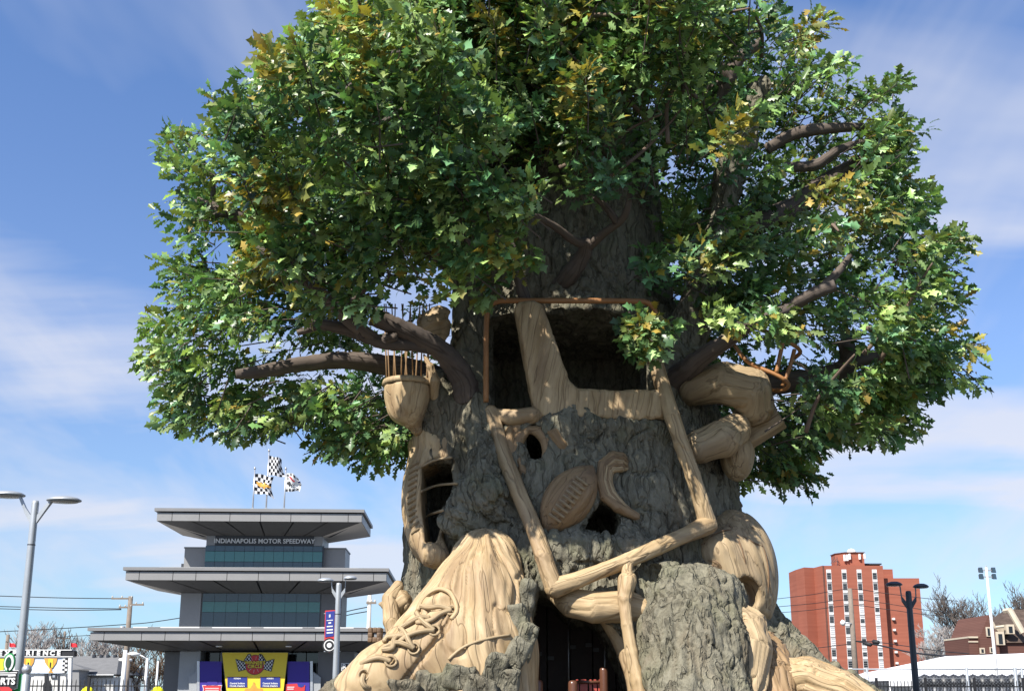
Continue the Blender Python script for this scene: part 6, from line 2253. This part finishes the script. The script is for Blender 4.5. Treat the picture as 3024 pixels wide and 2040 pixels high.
MB().add([(xb - 1.2, YG + 0.3, zE * 0.92), (float(r2[0]) + 3, YG + 0.3, zE * 0.92), (float(r2[0]) + 3, YG + 6, zr), (float(r3[0]), YG + 6, zr), (xb - 1.2, YG + 12, zE * 0.92), (float(r2[0]) + 3, YG + 12, zE * 0.92)],
         [(0, 1, 2, 3), (5, 4, 3, 2), (4, 0, 3), (1, 5, 2), (0, 4, 5, 1)]).build('roof', MAT['shingle_brown'], gh)
MB().box((xb - 1.0, YG + 0.6, 0), (float(r2[0]) + 3, YG + 11, zE * 0.915)).build('long_wall', MAT['brick_dark'], gh)
for (x, y0, x1_, y1) in ((1972, 805, 2008, 895), (1910, 1002, 1952, 1056), (2068, 850, 2135, 975), (2005, 995, 2030, 1050), (2165, 780, 2230, 870)):
    Yq = YG - 0.15 if x < 2060 else YG - 0.2 + 0.0
    a, b = g3(x, y1, Yq), g3(x1_, y0, Yq)
    fr = MB().box((a[0], Yq, a[2]), (b[0], Yq + (0.14 if x < 2060 else 3.0), b[2])).build('window_surround', MAT['stone_trim'], gh)
    w_ = (b[0] - a[0]) * 0.26
    MB().box((a[0] + w_, Yq - 0.03, a[2] + 0.1), (b[0] - w_, Yq - 0.005, b[2] - w_)).build('window', MAT['glass_dark'], fr)
MB().tube([g3(2190, 645, YG + 0.0), g3(2315, 862, YG - 0.6)], 0.35, 6).build('coping', MAT['stone_trim'], gh)
MB().tube([g3(2140, 655, YG + 1.0), g3(2195, 645, YG + 0.0)], 0.3, 6).build('coping', MAT['stone_trim'], gh)
MB().tube([g3(2020, 760, YG - 0.1), g3(2050, 810, YG - 0.1), g3(2130, 800, YG - 0.1)], 0.2, 6).build('coping', MAT['stone_trim'], gh)

# ------------------------------------------------------------------ right: white tent
YTn = 58.0
tn = empty('event_tent', tuple(c3(1700, 1400, YTn) * np.array([1, 1, 0])))
tag(tn, 'long white event tent with sloping roof behind the right-hand fences', 'tent')
e0, e1 = c3(1050, 1312, YTn), c3(2700, 1310, YTn)
rg0, rg1 = c3(1580, 1082, YTn + 7), c3(2700, 1000, YTn + 7)
zr_ = float(rg0[2])
ze = float(e0[2])
n = 8
for k in range(n):
    t0, t1 = k / n, (k + 1) / n
    L = lambda p, q_, t: np.array(p) * (1 - t) + np.array(q_) * t
    ea, eb = (e0[0], YTn, ze), (e1[0], YTn, ze)
    ra, rb = (rg0[0], YTn + 7, zr_), (rg1[0], YTn + 7, zr_ + 0.25)
    MB().add([L(ea, eb, t0), L(ea, eb, t1), L(ra, rb, t1), L(ra, rb, t0)], [(0, 1, 2, 3)]).build('roof_panel', MAT['tent_white'], tn)
    if k < n:
        a = L(ea, eb, t0)
        MB().add([a, L(ea, eb, t1), L(ea, eb, t1) + np.array([0, 0.02, -0.35]), L(ea, eb, (t0 + t1) / 2) + np.array([0, 0.02, -0.28]), a + np.array([0, 0.02, -0.35])], [(4, 3, 2, 1, 0)]).build('valance', MAT['tent_white'], tn)
        MB().tube([(a[0] + 0.05, YTn + 0.1, 0), (a[0] + 0.05, YTn + 0.1, ze)], 0.05, 8).build('leg', MAT['white_paint'], tn, True)
MB().add([(e0[0], YTn, ze), (rg0[0], YTn + 7, zr_), (e0[0], YTn + 14, ze)], [(0, 1, 2)]).build('hip_panel', MAT['tent_white'], tn)
MB().add([(e0[0], YTn + 14, ze), (rg0[0], YTn + 7, zr_), (rg1[0], YTn + 7, zr_ + 0.25), (e1[0], YTn + 14, ze)], [(0, 1, 2, 3)]).build('back_panel', MAT['tent_white'], tn)
MB().box((e0[0], YTn + 13.8, 0), (e1[0], YTn + 13.9, ze)).build('back_wall', MAT['tent_white'], tn)

# row of unidentified dark round-topped shapes before the tent, guessed as drums
for k in range(11):
    x = 1395 + k * 92
    c = c3(x, 1420, 46.0)
    ch = empty('round_shape', (float(c[0]), 46.0, 0))
    ords = ('first', 'second', 'third', 'fourth', 'fifth', 'sixth', 'seventh', 'eighth', 'ninth', 'tenth', 'eleventh')
    tag(ch, 'dark round-topped shape before the white tent, ' + ords[k] + ' from the left', 'bin', 'dark shapes before the tent')
    Rb = 0.33
    MB().lathe([(Rb * 0.85, 0), (Rb, 0.2), (Rb, c[2] - 0.1), (Rb * 0.98, c[2] + 0.25)], (c[0], 46.0, 0), 16).build('body', MAT['dark_metal'], ch, True)
    MB().lathe([(Rb * 1.04, 0), (Rb * 1.0, 0.16), (Rb * 0.7, 0.36), (0.02, 0.46)], (c[0], 46.0, c[2] + 0.25), 16).build('round_top', MAT['black_paint'], ch, True)

# ------------------------------------------------------------------ floodlight mast
YM = 50.0
mt_ = c3(1960, 240, YM)
mb_ = c3(2085, 1400, YM)
XM = float((mt_[0] + mb_[0]) / 2)
fm = empty('floodlight_mast', (XM, YM, 0))
tag(fm, 'slender white mast with four dark floodlights', 'floodlight')
HM = float(mt_[2])
MB().tube([(XM, YM, 0), (XM, YM, HM * 0.5), (XM, YM, HM)], [0.085, 0.07, 0.05], 14).build('mast', MAT['white_paint'], fm, True)
for dz in (-0.14, -0.43):
    MB().box((XM - 0.27, YM - 0.025, HM + dz - 0.025), (XM + 0.27, YM + 0.025, HM + dz + 0.025)).build('crossarm', MAT['galvanised'], fm)
    for sx in (-1, 1):
        cx0, cz0 = XM + sx * 0.29, HM + dz
        fl_ = MB()
        fl_.add([(cx0 - 0.085, YM - 0.14, cz0 - 0.12), (cx0 + 0.085, YM - 0.14, cz0 - 0.12), (cx0 + 0.085, YM - 0.07, cz0 + 0.13), (cx0 - 0.085, YM - 0.07, cz0 + 0.13),
                 (cx0 - 0.06, YM + 0.06, cz0 - 0.08), (cx0 + 0.06, YM + 0.06, cz0 - 0.08), (cx0 + 0.06, YM + 0.08, cz0 + 0.09), (cx0 - 0.06, YM + 0.08, cz0 + 0.09)],
                [(0, 1, 2, 3), (5, 4, 7, 6), (0, 4, 5, 1), (1, 5, 6, 2), (2, 6, 7, 3), (3, 7, 4, 0)])
        fo = fl_.build('lamp_housing', MAT['dark_metal'], fm)
        MB().quad((cx0 - 0.07, YM - 0.144, cz0 - 0.10), (cx0 + 0.07, YM - 0.144, cz0 - 0.10), (cx0 + 0.07, YM - 0.084, cz0 + 0.11), (cx0 - 0.07, YM - 0.084, cz0 + 0.11)).build('glass', MAT['glass_navy'], fo)
MB().tube([(XM, YM, HM), (XM, YM, HM + 0.08)], 0.03, 8).build('finial', MAT['galvanised'], fm, True)
